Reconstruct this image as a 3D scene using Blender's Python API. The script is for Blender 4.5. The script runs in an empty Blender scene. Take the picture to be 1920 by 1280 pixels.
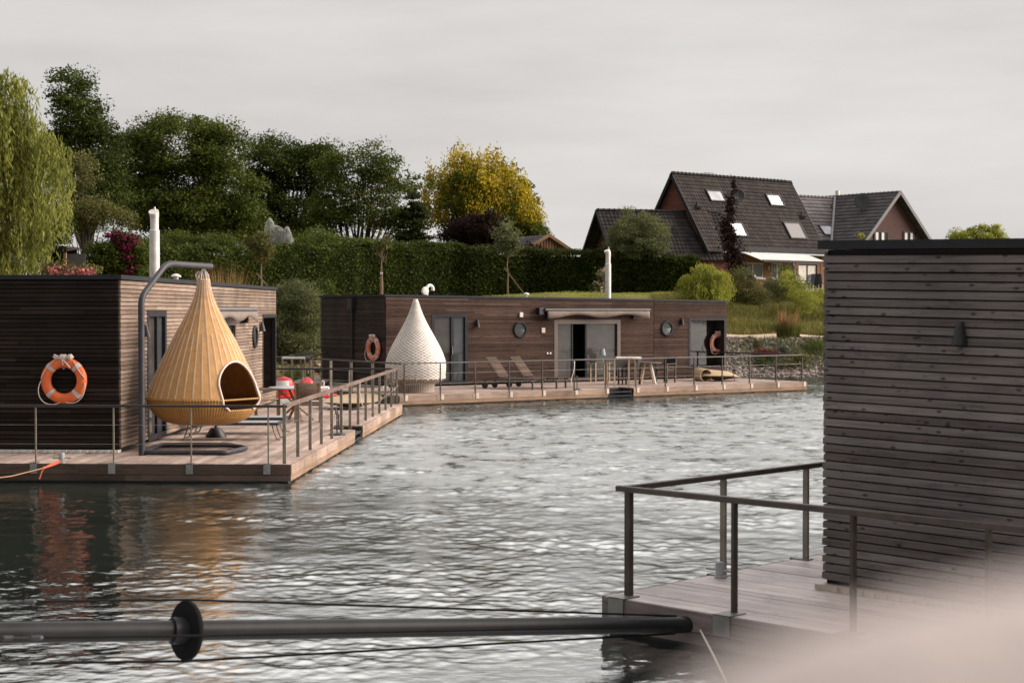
import bpy, math, random
import numpy as np
from mathutils import Vector, Matrix
random.seed(7)
RNG = np.random.default_rng(11)
S = bpy.context.scene
COL = S.collection
R = math.radians

# ------------------------------------------------------------------ camera
FPX, CX, CY, CAMZ, HORIZ = 3000.0, 960.0, 640.0, 2.7, 582.0
PITCH = math.atan((CY - HORIZ) / FPX)
cd = bpy.data.cameras.new('camera')
cam = bpy.data.objects.new('camera', cd); COL.objects.link(cam)
cam.location = (0, 0, CAMZ)
cam.rotation_euler = (R(90) - PITCH, 0, 0)
cd.sensor_width = 36.0
cd.lens = 36.0 * FPX / 1920.0
cd.clip_start = 0.05; cd.clip_end = 3000
cd.dof.use_dof = True
cd.dof.focus_distance = 27.0
cd.dof.aperture_fstop = 3.6
S.camera = cam

# ------------------------------------------------------------------ sky, sun, exposure
SUN_EL, SUN_AZ = R(24), Vector((0.985, 0.10))        # low sun off to the right
w = bpy.data.worlds.new('World'); S.world = w; w.use_nodes = True
nt = w.node_tree; nt.nodes.clear()
def N(t, **k):
    n = nt.nodes.new(t)
    for a, b in k.items(): setattr(n, a, b)
    return n
out = N('ShaderNodeOutputWorld'); bg = N('ShaderNodeBackground')
sky = N('ShaderNodeTexSky', sky_type='NISHITA'); sky.sun_disc = False
sky.sun_elevation = SUN_EL
sky.sun_rotation = math.atan2(SUN_AZ.x, SUN_AZ.y)
tc = N('ShaderNodeTexCoord'); mp = N('ShaderNodeMapping'); mp.inputs['Scale'].default_value = (1.0, 1.0, 5.5)
mp.inputs['Rotation'].default_value = (0.12, 0.05, 0.3)
nz = N('ShaderNodeTexNoise'); nz.inputs['Scale'].default_value = 2.4; nz.inputs['Detail'].default_value = 6; nz.inputs['Roughness'].default_value = 0.55
rp = N('ShaderNodeValToRGB')
rp.color_ramp.elements[0].position = 0.34; rp.color_ramp.elements[0].color = (4.62, 4.45, 4.35, 1)
rp.color_ramp.elements[1].position = 0.68; rp.color_ramp.elements[1].color = (5.95, 5.78, 5.62, 1)
mx = N('ShaderNodeMix', data_type='RGBA'); mx.inputs['Factor'].default_value = 0.985
L = nt.links.new
sep = N('ShaderNodeSeparateXYZ'); L(tc.outputs['Generated'], sep.inputs[0])
# unseen sky shaped for the light: dimmed behind the viewer, boosted above the frame
dt_ = N('ShaderNodeVectorMath', operation='DOT_PRODUCT'); dt_.inputs[1].default_value = (0.50, 0.84, -0.20); L(tc.outputs['Generated'], dt_.inputs[0])
mr_ = N('ShaderNodeMapRange'); mr_.inputs['From Min'].default_value = -0.75; mr_.inputs['From Max'].default_value = 0.75; mr_.inputs['To Min'].default_value = 0.36; mr_.inputs['To Max'].default_value = 1.0
L(dt_.outputs['Value'], mr_.inputs['Value'])
mz_ = N('ShaderNodeMapRange'); mz_.inputs['From Min'].default_value = 0.20; mz_.inputs['From Max'].default_value = 0.42; mz_.inputs['To Min'].default_value = 1.0; mz_.inputs['To Max'].default_value = 2.45
L(sep.outputs[2], mz_.inputs['Value'])
mm_ = N('ShaderNodeMath', operation='MULTIPLY'); L(mr_.outputs[0], mm_.inputs[0]); L(mz_.outputs[0], mm_.inputs[1])
gm = N('ShaderNodeVectorMath', operation='SCALE'); L(mm_.outputs[0], gm.inputs['Scale'])
L(tc.outputs['Generated'], mp.inputs['Vector']); L(mp.outputs['Vector'], nz.inputs['Vector']); L(nz.outputs['Fac'], rp.inputs['Fac'])
L(sky.outputs['Color'], mx.inputs['A']); L(rp.outputs['Color'], mx.inputs['B'])
L(mx.outputs['Result'], gm.inputs[0]); L(gm.outputs[0], bg.inputs['Color']); L(bg.outputs['Background'], out.inputs['Surface'])
bg.inputs['Strength'].default_value = 0.1
ld = bpy.data.lights.new('sun', 'SUN'); ld.energy = 4.8; ld.angle = R(42); ld.color = (1.0, 0.87, 0.77)
sun = bpy.data.objects.new('sun', ld); COL.objects.link(sun)
sd = Vector((SUN_AZ.x * math.cos(SUN_EL), SUN_AZ.y * math.cos(SUN_EL), math.sin(SUN_EL)))
sun.rotation_euler = (-sd).to_track_quat('-Z', 'Y').to_euler()
S.view_settings.view_transform = 'Standard'; S.view_settings.look = 'None'
S.view_settings.gamma = 1; S.view_settings.exposure = 0.42; S.view_settings.use_curve_mapping = False
S.render.engine = 'CYCLES'
S.cycles.use_denoising = True
S.cycles.max_bounces = 6; S.cycles.transparent_max_bounces = 12

# ------------------------------------------------------------------ photo measurements -> points of the place
_cp, _sp = math.cos(PITCH), math.sin(PITCH)
def ray(px, py):
    u, v = (px - CX) / FPX, (CY - py) / FPX
    return np.array([u, _cp + v * _sp, -_sp + v * _cp])
EYE = np.array([0, 0, CAMZ])
def gnd(px, py, h):                       # where the ray meets height h
    d = ray(px, py); return EYE + d * ((h - CAMZ) / d[2])
def dep(px, py, Y):                       # where the ray reaches depth Y
    d = ray(px, py); return EYE + d * (Y / d[1])
def hitp(px, py, P, n):                   # ray meets the plane through P with normal n
    d = ray(px, py); return EYE + d * (np.dot(np.array(P) - EYE, n) / np.dot(d, n))

# ------------------------------------------------------------------ tags and builders
def tag(o, label=None, cat=None, group=None, kind=None):
    if label: o['label'] = label
    if cat: o['category'] = cat
    if group: o['group'] = group
    if kind: o['kind'] = kind
    return o
def empty(name, loc=(0, 0, 0), rz=0.0, label=None, cat=None, group=None):
    o = bpy.data.objects.new(name, None); COL.objects.link(o)
    o.location = loc; o.rotation_euler = (0, 0, rz); o.empty_display_size = 0.2
    return tag(o, label, cat, group)
def dup(root, loc=None, rz=None, label=None, group=None):
    def cp(o, parent):
        c = o.copy(); COL.objects.link(c)
        for k in ('label',):
            if parent is None and k in c and label: c[k] = label
        if parent is not None: c.parent = parent
        for ch in [x for x in bpy.data.objects if x.parent == o and x is not c]: cp(ch, c)
        return c
    kids = None
    c = cp(root, None)
    if loc is not None: c.location = loc
    if rz is not None: c.rotation_euler = (0, 0, rz)
    if label: c['label'] = label
    if group: c['group'] = group
    return c

def frame(t):
    t = Vector(t).normalized()
    a = Vector((0, 0, 1)) if abs(t.z) < 0.95 else Vector((1, 0, 0))
    u = t.cross(a).normalized(); v = u.cross(t).normalized()
    return u, v

class MB:
    def __init__(s, tf=None): s.v, s.f, s.tf = [], [], tf
    def add(s, vs, fs):
        b = len(s.v)
        s.v += [tuple(x) for x in vs]; s.f += [tuple(i + b for i in q) for q in fs]
        return s
    def box(s, x0, x1, y0, y1, z0, z1):
        vs = [(x, y, z) for z in (z0, z1) for y in (y0, y1) for x in (x0, x1)]
        return s.add(vs, [(0, 2, 3, 1), (4, 5, 7, 6), (0, 1, 5, 4), (2, 6, 7, 3), (0, 4, 6, 2), (1, 3, 7, 5)])
    def cbox(s, c, d):
        return s.box(c[0]-d[0]/2, c[0]+d[0]/2, c[1]-d[1]/2, c[1]+d[1]/2, c[2]-d[2]/2, c[2]+d[2]/2)
    def obox(s, o, a, b, c):              # corner o and three edge vectors
        o, a, b, c = map(Vector, (o, a, b, c))
        if a.cross(b).dot(c) < 0: a, b = b, a
        vs = [o + a*i + b*j + c*k for k in (0, 1) for j in (0, 1) for i in (0, 1)]
        return s.add(vs, [(0, 2, 3, 1), (4, 5, 7, 6), (0, 1, 5, 4), (2, 6, 7, 3), (0, 4, 6, 2), (1, 3, 7, 5)])
    def bar(s, p, q, wd, ht):             # bar with a rectangular section
        p, q = Vector(p), Vector(q); u, v = frame(q - p)
        return s.obox(p - u*wd/2 - v*ht/2, u*wd, v*ht, q - p)
    def tube(s, pts, r, n=8, cap=True, closed=False):
        pts = [Vector(p) for p in pts]; m = len(pts)
        rs = r if isinstance(r, (list, tuple)) else [r]*m
        vs, fs = [], []; u = None
        for i, p in enumerate(pts):
            if closed: t = (pts[(i+1) % m] - pts[i-1])
            else: t = pts[min(i+1, m-1)] - pts[max(i-1, 0)]
            if t.length < 1e-9: t = Vector((0, 0, 1))
            t.normalize()
            if u is None: u, v = frame(t)
            else:
                u = (u - t*u.dot(t))
                u = u.normalized() if u.length > 1e-6 else frame(t)[0]
                v = u.cross(t)
            for k in range(n):
                a = 2*math.pi*k/n
                vs.append(p + (u*math.cos(a) + v*math.sin(a))*rs[i])
        rng = m if closed else m-1
        for i in range(rng):
            for k in range(n):
                j = (i+1) % m
                fs.append((i*n+k, i*n+(k+1) % n, j*n+(k+1) % n, j*n+k))
        if cap and not closed:
            fs.append(tuple(range(n))[::-1]); fs.append(tuple((m-1)*n+k for k in range(n)))
        return s.add(vs, fs)
    def lathe(s, prof, n=32, c=(0, 0, 0), cap=True, axis='z'):
        vs, fs = [], []
        for (r, z) in prof:
            for k in range(n):
                a = 2*math.pi*k/n
                p = (r*math.cos(a), r*math.sin(a), z)
                if axis == 'y': p = (p[0], -p[2], p[1])
                elif axis == 'x': p = (p[2], p[0], p[1])
                vs.append((c[0]+p[0], c[1]+p[1], c[2]+p[2]))
        m = len(prof)
        for i in range(m-1):
            for k in range(n):
                fs.append((i*n+k, i*n+(k+1) % n, (i+1)*n+(k+1) % n, (i+1)*n+k))
        if cap:
            fs.append(tuple(range(n))[::-1]); fs.append(tuple((m-1)*n+k for k in range(n)))
        return s.add(vs, fs)
    def poly(s, pts, ex):                 # flat polygon pushed along ex
        n = len(pts); ex = Vector(ex); a = [Vector(p) for p in pts]
        return s.add(a + [p + ex for p in a], [tuple(range(n))[::-1], tuple(range(n, 2*n))] + [(i, (i+1) % n, (i+1) % n + n, i+n) for i in range(n)])
    def quad(s, a, b, c, d): return s.add([a, b, c, d], [(0, 1, 2, 3)])
    def build(s, name, mat, parent=None, smooth=False, loc=None, bevel=0):
        vs = [s.tf(*v) for v in s.v] if s.tf else s.v
        me = bpy.data.meshes.new(name); me.from_pydata(vs, [], s.f)
        me.materials.append(mat); me.update()
        if smooth:
            me.polygons.foreach_set('use_smooth', [True]*len(me.polygons))
            try: me.set_sharp_from_angle(angle=R(40))
            except Exception: pass
        o = bpy.data.objects.new(name, me); COL.objects.link(o)
        if parent: o.parent = parent
        if loc is not None: o.location = loc
        if bevel:
            b = o.modifiers.new('bevel', 'BEVEL'); b.width = bevel; b.segments = 2; b.limit_method = 'ANGLE'
        return o

def raw(name, V, F, mat, parent=None, smooth=False):
    """many faces at once from arrays: V (n,3), F (m,k)"""
    V = np.asarray(V, np.float32); F = np.asarray(F, np.int32)
    me = bpy.data.meshes.new(name)
    me.vertices.add(len(V)); me.vertices.foreach_set('co', V.ravel())
    k = F.shape[1]
    me.loops.add(F.size); me.loops.foreach_set('vertex_index', F.ravel())
    me.polygons.add(len(F)); me.polygons.foreach_set('loop_start', np.arange(0, F.size, k, dtype=np.int32))
    try: me.polygons.foreach_set('loop_total', np.full(len(F), k, np.int32))
    except Exception: pass
    if smooth: me.polygons.foreach_set('use_smooth', np.ones(len(F), bool))
    me.materials.append(mat); me.update(calc_edges=True); me.validate()
    o = bpy.data.objects.new(name, me); COL.objects.link(o)
    if parent: o.parent = parent
    return o

# ------------------------------------------------------------------ materials
def newmat(name):
    m = bpy.data.materials.new(name); m.use_nodes = True
    t = m.node_tree; b = t.nodes['Principled BSDF']
    return m, t, b
def nn(t, ty, **k):
    n = t.nodes.new(ty)
    for a, v in k.items():
        if a in n.inputs: n.inputs[a].default_value = v
        else: setattr(n, a, v)
    return n
def ramp(t, stops, fac=None):
    r = t.nodes.new('ShaderNodeValToRGB'); e = r.color_ramp.elements
    while len(e) < len(stops): e.new(0.5)
    for el, (p, c) in zip(e, stops): el.position = p; el.color = (*c, 1)
    if fac is not None: t.links.new(fac, r.inputs['Fac'])
    return r.outputs['Color']
def mixc(t, a, b, fac, mode='MIX'):
    m = t.nodes.new('ShaderNodeMix'); m.data_type = 'RGBA'; m.blend_type = mode
    for sock, v in (('A', a), ('B', b), ('Factor', fac)):
        if hasattr(v, 'is_linked') or hasattr(v, 'links'): t.links.new(v, m.inputs[sock])
        elif sock == 'Factor': m.inputs[sock].default_value = v
        else: m.inputs[sock].default_value = (*v, 1)
    return m.outputs['Result']
def coords(t, scale=(1, 1, 1), kind='Object', off=None):
    c = t.nodes.new('ShaderNodeTexCoord'); mpn = t.nodes.new('ShaderNodeMapping')
    mpn.inputs['Scale'].default_value = scale
    t.links.new(c.outputs[kind], mpn.inputs['Vector'])
    return mpn.outputs['Vector']
def noise(t, vec, scale, detail=4, rough=0.55):
    n = nn(t, 'ShaderNodeTexNoise'); n.inputs['Scale'].default_value = scale
    n.inputs['Detail'].default_value = detail; n.inputs['Roughness'].default_value = rough
    if vec is not None: t.links.new(vec, n.inputs['Vector'])
    return n.outputs['Fac']
def bump(t, b, h, strength=0.3, dist=0.02):
    bp = t.nodes.new('ShaderNodeBump'); bp.inputs['Strength'].default_value = strength; bp.inputs['Distance'].default_value = dist
    t.links.new(h, bp.inputs['Height']); t.links.new(bp.outputs['Normal'], b.inputs['Normal'])
def island(t):
    return t.nodes.new('ShaderNodeNewGeometry').outputs['Random Per Island']

def plain(name, c, rough=0.6, metal=0.0, var=0.12, nscale=6.0, bmp=0.0, spec=0.5):
    m, t, b = newmat(name)
    v = coords(t); f = noise(t, v, nscale, 5, 0.6)
    lo = tuple(x*(1-var*1.6) for x in c); hi = tuple(min(1, x*(1+var)) for x in c)
    t.links.new(ramp(t, [(0.3, lo), (0.7, hi)], f), b.inputs['Base Color'])
    b.inputs['Roughness'].default_value = rough; b.inputs['Metallic'].default_value = metal
    b.inputs['Specular IOR Level'].default_value = spec
    if bmp: bump(t, b, noise(t, v, nscale*8, 3), bmp, 0.01)
    return m
def wood(name, cs, grain=(0.7, 0.7, 30.0), knot=0.5, rough=0.75, dirt=(0.5, 0.5, 0.5), spec=0.12, knotscale=(1.6, 1.6, 13.0)):
    """weathered boards: every board its own tone, grain along the board, knots"""
    m, t, b = newmat(name)
    isl = island(t)
    base = ramp(t, [(0.0, cs[0]), (0.45, cs[1]), (0.85, cs[2]), (1.0, cs[-1])], isl)
    c = t.nodes.new('ShaderNodeTexCoord')
    off = nn(t, 'ShaderNodeVectorMath', operation='ADD')
    sc = nn(t, 'ShaderNodeVectorMath', operation='SCALE'); sc.inputs['Scale'].default_value = 37.0
    cmb = nn(t, 'ShaderNodeCombineXYZ'); t.links.new(isl, cmb.inputs[0]); t.links.new(isl, cmb.inputs[1])
    t.links.new(cmb.outputs[0], sc.inputs[0]); t.links.new(c.outputs['Object'], off.inputs[0]); t.links.new(sc.outputs[0], off.inputs[1])
    def mapped(s):
        mpn = t.nodes.new('ShaderNodeMapping'); mpn.inputs['Scale'].default_value = s
        t.links.new(off.outputs[0], mpn.inputs['Vector']); return mpn.outputs['Vector']
    g = noise(t, mapped(grain), 2.0, 6, 0.65)
    col = mixc(t, base, ramp(t, [(0.25, (0.45, 0.45, 0.45)), (0.6, (1.05, 1.05, 1.05)), (0.8, (1.3, 1.28, 1.25))], g), 0.75, 'MULTIPLY')
    big = noise(t, coords(t, (0.5, 0.5, 0.5)), 1.7, 4)
    col = mixc(t, col, ramp(t, [(0.3, (0.5, 0.5, 0.51)), (0.5, (0.95, 0.94, 0.93)), (0.7, (1.22, 1.19, 1.16))], big), 0.75, 'MULTIPLY')
    if knot:
        vo = nn(t, 'ShaderNodeTexVoronoi'); vo.inputs['Scale'].default_value = 1.0
        t.links.new(mapped(knotscale), vo.inputs['Vector'])
        k = ramp(t, [(0.0, (0.14, 0.12, 0.11)), (0.10, (0.34, 0.32, 0.31)), (0.19, (1, 1, 1))], vo.outputs['Distance'])
        col = mixc(t, col, k, knot, 'MULTIPLY')
    st_ = noise(t, mapped(tuple(max(.9, x*.22) if x > 5 else x*2.2 for x in grain)), 2.2, 5, 0.7)
    col = mixc(t, col, ramp(t, [(0.32, (0.42, 0.41, 0.42)), (0.46, (0.95, 0.95, 0.95)), (0.62, (1.0, 1.0, 1.0)), (0.75, (1.28, 1.26, 1.24))], st_), 0.6, 'MULTIPLY')
    t.links.new(col, b.inputs['Base Color'])
    b.inputs['Roughness'].default_value = rough; b.inputs['Specular IOR Level'].default_value = spec
    bump(t, b, g, 0.35, 0.006)
    return m
def leafm(name, cs, trans=0.25, patch=0.5, rough=0.55):
    """leaves: every leaf its own green, light and dark sprays by position in the plant"""
    m, t, b = newmat(name)
    isl = island(t)
    col = ramp(t, [(0.0, cs[0]), (0.5, cs[1]), (1.0, cs[2])], isl)
    n = noise(t, coords(t, kind='Object'), patch, 3)
    col = mixc(t, col, ramp(t, [(0.35, (0.6, 0.62, 0.6)), (0.65, (1.25, 1.2, 1.1))], n), 0.8, 'MULTIPLY')
    t.links.new(col, b.inputs['Base Color']); b.inputs['Roughness'].default_value = rough
    b.inputs['Specular IOR Level'].default_value = 0.06
    tr = nn(t, 'ShaderNodeBsdfTranslucent'); t.links.new(col, tr.inputs['Color'])
    ms = nn(t, 'ShaderNodeMixShader'); ms.inputs[0].default_value = trans
    o = t.nodes['Material Output']
    t.links.new(b.outputs[0], ms.inputs[1]); t.links.new(tr.outputs[0], ms.inputs[2]); t.links.new(ms.outputs[0], o.inputs['Surface'])
    return m
def glassm(name, c=(0.012, 0.013, 0.015), rough=0.04, spec=0.7):
    m, t, b = newmat(name)
    f = noise(t, coords(t), 1.3, 2)
    t.links.new(ramp(t, [(0.3, tuple(x*0.7 for x in c)), (0.7, tuple(x*1.3 for x in c))], f), b.inputs['Base Color'])
    b.inputs['Roughness'].default_value = rough; b.inputs['Specular IOR Level'].default_value = spec
    bump(t, b, f, 0.03, 0.02)
    return m

M = {}
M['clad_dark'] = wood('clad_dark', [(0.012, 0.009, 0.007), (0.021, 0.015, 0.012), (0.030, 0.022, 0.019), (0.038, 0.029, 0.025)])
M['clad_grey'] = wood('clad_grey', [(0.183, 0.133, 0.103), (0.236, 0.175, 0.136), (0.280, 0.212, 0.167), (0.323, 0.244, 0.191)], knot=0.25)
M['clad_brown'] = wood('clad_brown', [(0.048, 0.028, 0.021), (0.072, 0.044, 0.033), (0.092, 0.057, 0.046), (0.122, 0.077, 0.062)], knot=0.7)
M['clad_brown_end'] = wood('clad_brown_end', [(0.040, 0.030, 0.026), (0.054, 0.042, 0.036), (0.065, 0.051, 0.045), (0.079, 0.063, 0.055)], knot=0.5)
M['clad_near'] = wood('clad_near', [(0.112, 0.094, 0.092), (0.157, 0.139, 0.136), (0.181, 0.164, 0.162), (0.216, 0.196, 0.192)], knot=0.9, knotscale=(5.6, 5.6, 13.0))
M['deck_left'] = wood('deck_left', [(0.319, 0.241, 0.200), (0.405, 0.314, 0.267), (0.468, 0.364, 0.315), (0.532, 0.420, 0.363)], grain=(1.0, 18.0, 18.0), knot=0.0)
M['deck_mid'] = wood('deck_mid', [(0.33, 0.25, 0.215), (0.39, 0.30, 0.26), (0.44, 0.345, 0.30), (0.48, 0.38, 0.33)], grain=(1.0, 18.0, 18.0), knot=0.0)
M['deck_near'] = wood('deck_near', [(0.389, 0.313, 0.302), (0.486, 0.405, 0.394), (0.540, 0.454, 0.443), (0.626, 0.529, 0.518)], grain=(18.0, 1.0, 18.0), knot=0.0, rough=0.5, spec=0.6)
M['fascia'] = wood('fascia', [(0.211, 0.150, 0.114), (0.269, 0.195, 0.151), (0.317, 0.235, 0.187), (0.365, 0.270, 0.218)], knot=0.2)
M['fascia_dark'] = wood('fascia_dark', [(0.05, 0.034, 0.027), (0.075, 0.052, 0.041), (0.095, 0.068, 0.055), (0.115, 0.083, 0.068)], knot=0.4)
M['fascia_near'] = wood('fascia_near', [(0.10, 0.08, 0.078), (0.14, 0.115, 0.112), (0.17, 0.14, 0.135), (0.2, 0.165, 0.16)], knot=0.2)
M['beam'] = wood('beam', [(0.20, 0.13, 0.085), (0.25, 0.165, 0.11), (0.29, 0.195, 0.13), (0.33, 0.225, 0.155)], knot=0.1)
M['backing'] = plain('backing', (0.012, 0.010, 0.009), 0.9)
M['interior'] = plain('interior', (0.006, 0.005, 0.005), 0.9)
M['trim'] = plain('trim', (0.018, 0.02, 0.024), 0.6, spec=0.2)
M['trim_grey'] = plain('trim_grey', (0.10, 0.095, 0.095), 0.5)
M['rail_wood'] = wood('rail_wood', [(0.13, 0.092, 0.075), (0.16, 0.115, 0.095), (0.19, 0.14, 0.12), (0.22, 0.16, 0.14)], grain=(1, 1, 20), knot=0)
M['rail_dark'] = plain('rail_dark', (0.022, 0.019, 0.019), 0.45)
M['rail_brown'] = plain('rail_brown', (0.060, 0.044, 0.039), 0.5, var=0.25)
M['post'] = plain('post', (0.19, 0.165, 0.13), 0.5, 0.0, var=0.25)
M['post_dark'] = plain('post_dark', (0.055, 0.042, 0.034), 0.5, 0.2, var=0.25)
M['galv'] = plain('galv', (0.22, 0.22, 0.21), 0.45, 0.5, var=0.2)
M['bracket_pale'] = plain('bracket_pale', (0.44, 0.38, 0.32), 0.5, 0.2)
M['steel'] = plain('steel', (0.66, 0.62, 0.57), 0.4, 0.25)
M['anthracite'] = plain('anthracite', (0.040, 0.039, 0.047), 0.5, 0.0, var=0.2, spec=0.3)
M['black_matt'] = plain('black_matt', (0.010, 0.010, 0.011), 0.85, spec=0.1)
M['black'] = plain('black', (0.012, 0.012, 0.014), 0.5)
M['blackmetal'] = plain('blackmetal', (0.010, 0.0095, 0.011), 0.5, 0.0, var=0.5, nscale=5, spec=0.35)
M['white'] = plain('white', (0.72, 0.70, 0.66), 0.5)
M['bright_white'] = plain('bright_white', (0.88, 0.82, 0.75), 0.5)
M['offwhite'] = plain('offwhite', (0.60, 0.57, 0.53), 0.6)
M['orange'] = plain('orange', (0.74, 0.145, 0.032), 0.5, var=0.12)
M['orange_faded'] = plain('orange_faded', (0.62, 0.20, 0.12), 0.55, var=0.15)
M['tape'] = plain('tape', (0.50, 0.47, 0.45), 0.35)
M['rope_pale'] = plain('rope_pale', (0.60, 0.52, 0.47), 0.8, bmp=0.4, nscale=20)
M['rope_orange'] = plain('rope_orange', (0.66, 0.13, 0.06), 0.8)
M['rope_tan'] = plain('rope_tan', (0.40, 0.22, 0.12), 0.8)
M['red'] = plain('red', (0.58, 0.018, 0.022), 0.35)
M['grey_paint'] = plain('grey_paint', (0.28, 0.29, 0.30), 0.45)
M['tabletop'] = plain('tabletop', (0.45, 0.45, 0.46), 0.4)
M['teak'] = wood('teak', [(0.24, 0.15, 0.09), (0.30, 0.20, 0.13), (0.34, 0.23, 0.15), (0.38, 0.26, 0.18)], grain=(3, 3, 12), knot=0)
M['pale_wood'] = wood('pale_wood', [(0.62, 0.47, 0.33), (0.66, 0.51, 0.37), (0.72, 0.56, 0.41), (0.76, 0.6, 0.45)], grain=(3, 3, 12), knot=0)
M['sling'] = plain('sling', (0.33, 0.22, 0.155), 0.8, bmp=0.3, nscale=30)
M['dark_wood'] = plain('dark_wood', (0.016, 0.012, 0.010), 0.55)
M['lounger_slat'] = wood('lounger_slat', [(0.078, 0.051, 0.038), (0.102, 0.069, 0.051), (0.120, 0.084, 0.063), (0.138, 0.096, 0.075)], grain=(2, 2, 20), knot=0)
M['glass'] = glassm('glass')
M['glass_grey'] = glassm('glass_grey', (0.05, 0.047, 0.044), 0.06, 0.6)
M['glass_blue'] = glassm('glass_blue', (0.045, 0.052, 0.058), 0.05, 0.7)
M['skylight'] = glassm('skylight', (0.30, 0.30, 0.33), 0.10, 0.9)
M['window_frame'] = plain('window_frame', (0.022, 0.022, 0.026), 0.5, spec=0.15)
M['frame_brown'] = plain('frame_brown', (0.095, 0.067, 0.052), 0.5)
M['awning_cloth'] = plain('awning_cloth', (0.17, 0.132, 0.11), 0.85)
M['awning_white'] = plain('awning_white', (0.58, 0.555, 0.54), 0.7)
M['net'] = None
def woven(name, c1, c2, su, sv, rough=0.6, bs=0.6):
    """wicker: over-and-under weave in height and angle round the pod"""
    m, t, b = newmat(name)
    tcn = t.nodes.new('ShaderNodeTexCoord'); sx = t.nodes.new('ShaderNodeSeparateXYZ')
    t.links.new(tcn.outputs['Object'], sx.inputs[0])
    at = nn(t, 'ShaderNodeMath', operation='ARCTAN2'); t.links.new(sx.outputs[1], at.inputs[0]); t.links.new(sx.outputs[0], at.inputs[1])
    def wv(src, k):
        mu = nn(t, 'ShaderNodeMath', operation='MULTIPLY'); mu.inputs[1].default_value = k; t.links.new(src, mu.inputs[0])
        si = nn(t, 'ShaderNodeMath', operation='SINE'); t.links.new(mu.outputs[0], si.inputs[0]); return si.outputs[0]
    a, z = wv(at.outputs[0], su), wv(sx.outputs[2], sv)
    pr = nn(t, 'ShaderNodeMath', operation='MULTIPLY'); t.links.new(a, pr.inputs[0]); t.links.new(z, pr.inputs[1])
    ma = nn(t, 'ShaderNodeMath', operation='MULTIPLY_ADD'); ma.inputs[1].default_value = 0.5; ma.inputs[2].default_value = 0.5
    t.links.new(pr.outputs[0], ma.inputs[0])
    n = noise(t, coords(t), 9, 4)
    col = ramp(t, [(0.1, c1), (0.75, c2)], ma.outputs[0])
    col = mixc(t, col, ramp(t, [(0.3, (0.75, 0.74, 0.72)), (0.7, (1.12, 1.1, 1.08))], n), 0.8, 'MULTIPLY')
    t.links.new(col, b.inputs['Base Color']); b.inputs['Roughness'].default_value = rough
    bump(t, b, ma.outputs[0], bs, 0.012)
    return m
M['wicker_tan'] = woven('wicker_tan', (0.40, 0.20, 0.06), (0.60, 0.33, 0.12), 150, 230)
M['wicker_bowl'] = woven('wicker_bowl', (0.25, 0.125, 0.03), (0.42, 0.22, 0.06), 120, 3, bs=0.5)
M['wicker_white'] = woven('wicker_white', (0.31, 0.275, 0.25), (0.72, 0.67, 0.62), 30, 74, bs=0.7)
M['wicker_grey'] = woven('wicker_grey', (0.17, 0.13, 0.10), (0.40, 0.33, 0.27), 60, 12)
M['lounge_tan'] = plain('lounge_tan', (0.46, 0.33, 0.20), 0.7, bmp=0.3, nscale=10)
M['lounge_under'] = plain('lounge_under', (0.11, 0.075, 0.022), 0.7)

# ------------------------------------------------------------------ lake bed and bank
SHX = [-300, -60, -40, -20, -12, -8, -3, 3, 8, 10, 18, 40, 100, 300]
SHY = [20, 26, 30, 46, 53, 56.5, 59.5, 62.8, 64.2, 65, 65.5, 60, 50, 45]
PRD = [-60, -4, 0, 0.6, 4.2, 4.6, 6.2, 7.0, 10, 15.2, 20, 90, 1200]
PRZ = [-2.5, -1.5, -0.12, 0.12, 1.45, 1.52, 1.58, 1.72, 2.40, 3.48, 3.60, 3.62, 4.2]
def shore(x): return np.interp(x, SHX, SHY)
def ter(x, y):
    d = (y - shore(x))*0.86
    return np.interp(d, PRD, PRZ) - 0.42*np.clip((2.0 - x)/6, 0, 1)*np.clip((d - 7)/8, 0, 1)
def terj(x, y):                                  # with small humps
    return ter(x, y) + 0.05*np.sin(x*1.7 + y*0.6)*np.clip((y - shore(x))/8, 0, 1) + 0.04*np.sin(x*0.7 - y*1.3)*np.clip((y - shore(x))/8, 0, 1)
xs = np.unique(np.concatenate([np.linspace(-300, -45, 30), np.linspace(-45, 40, 190), np.linspace(40, 300, 30)]))
ys = np.unique(np.concatenate([np.linspace(-30, 40, 20), np.linspace(40, 105, 150), np.linspace(105, 200, 30), np.linspace(200, 1400, 14)]))
X, Y = np.meshgrid(xs, ys)
Z = terj(X, Y)
nx, ny = len(xs), len(ys)
ii = (np.arange(ny-1)[:, None]*nx + np.arange(nx-1)[None, :]).ravel()
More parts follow.
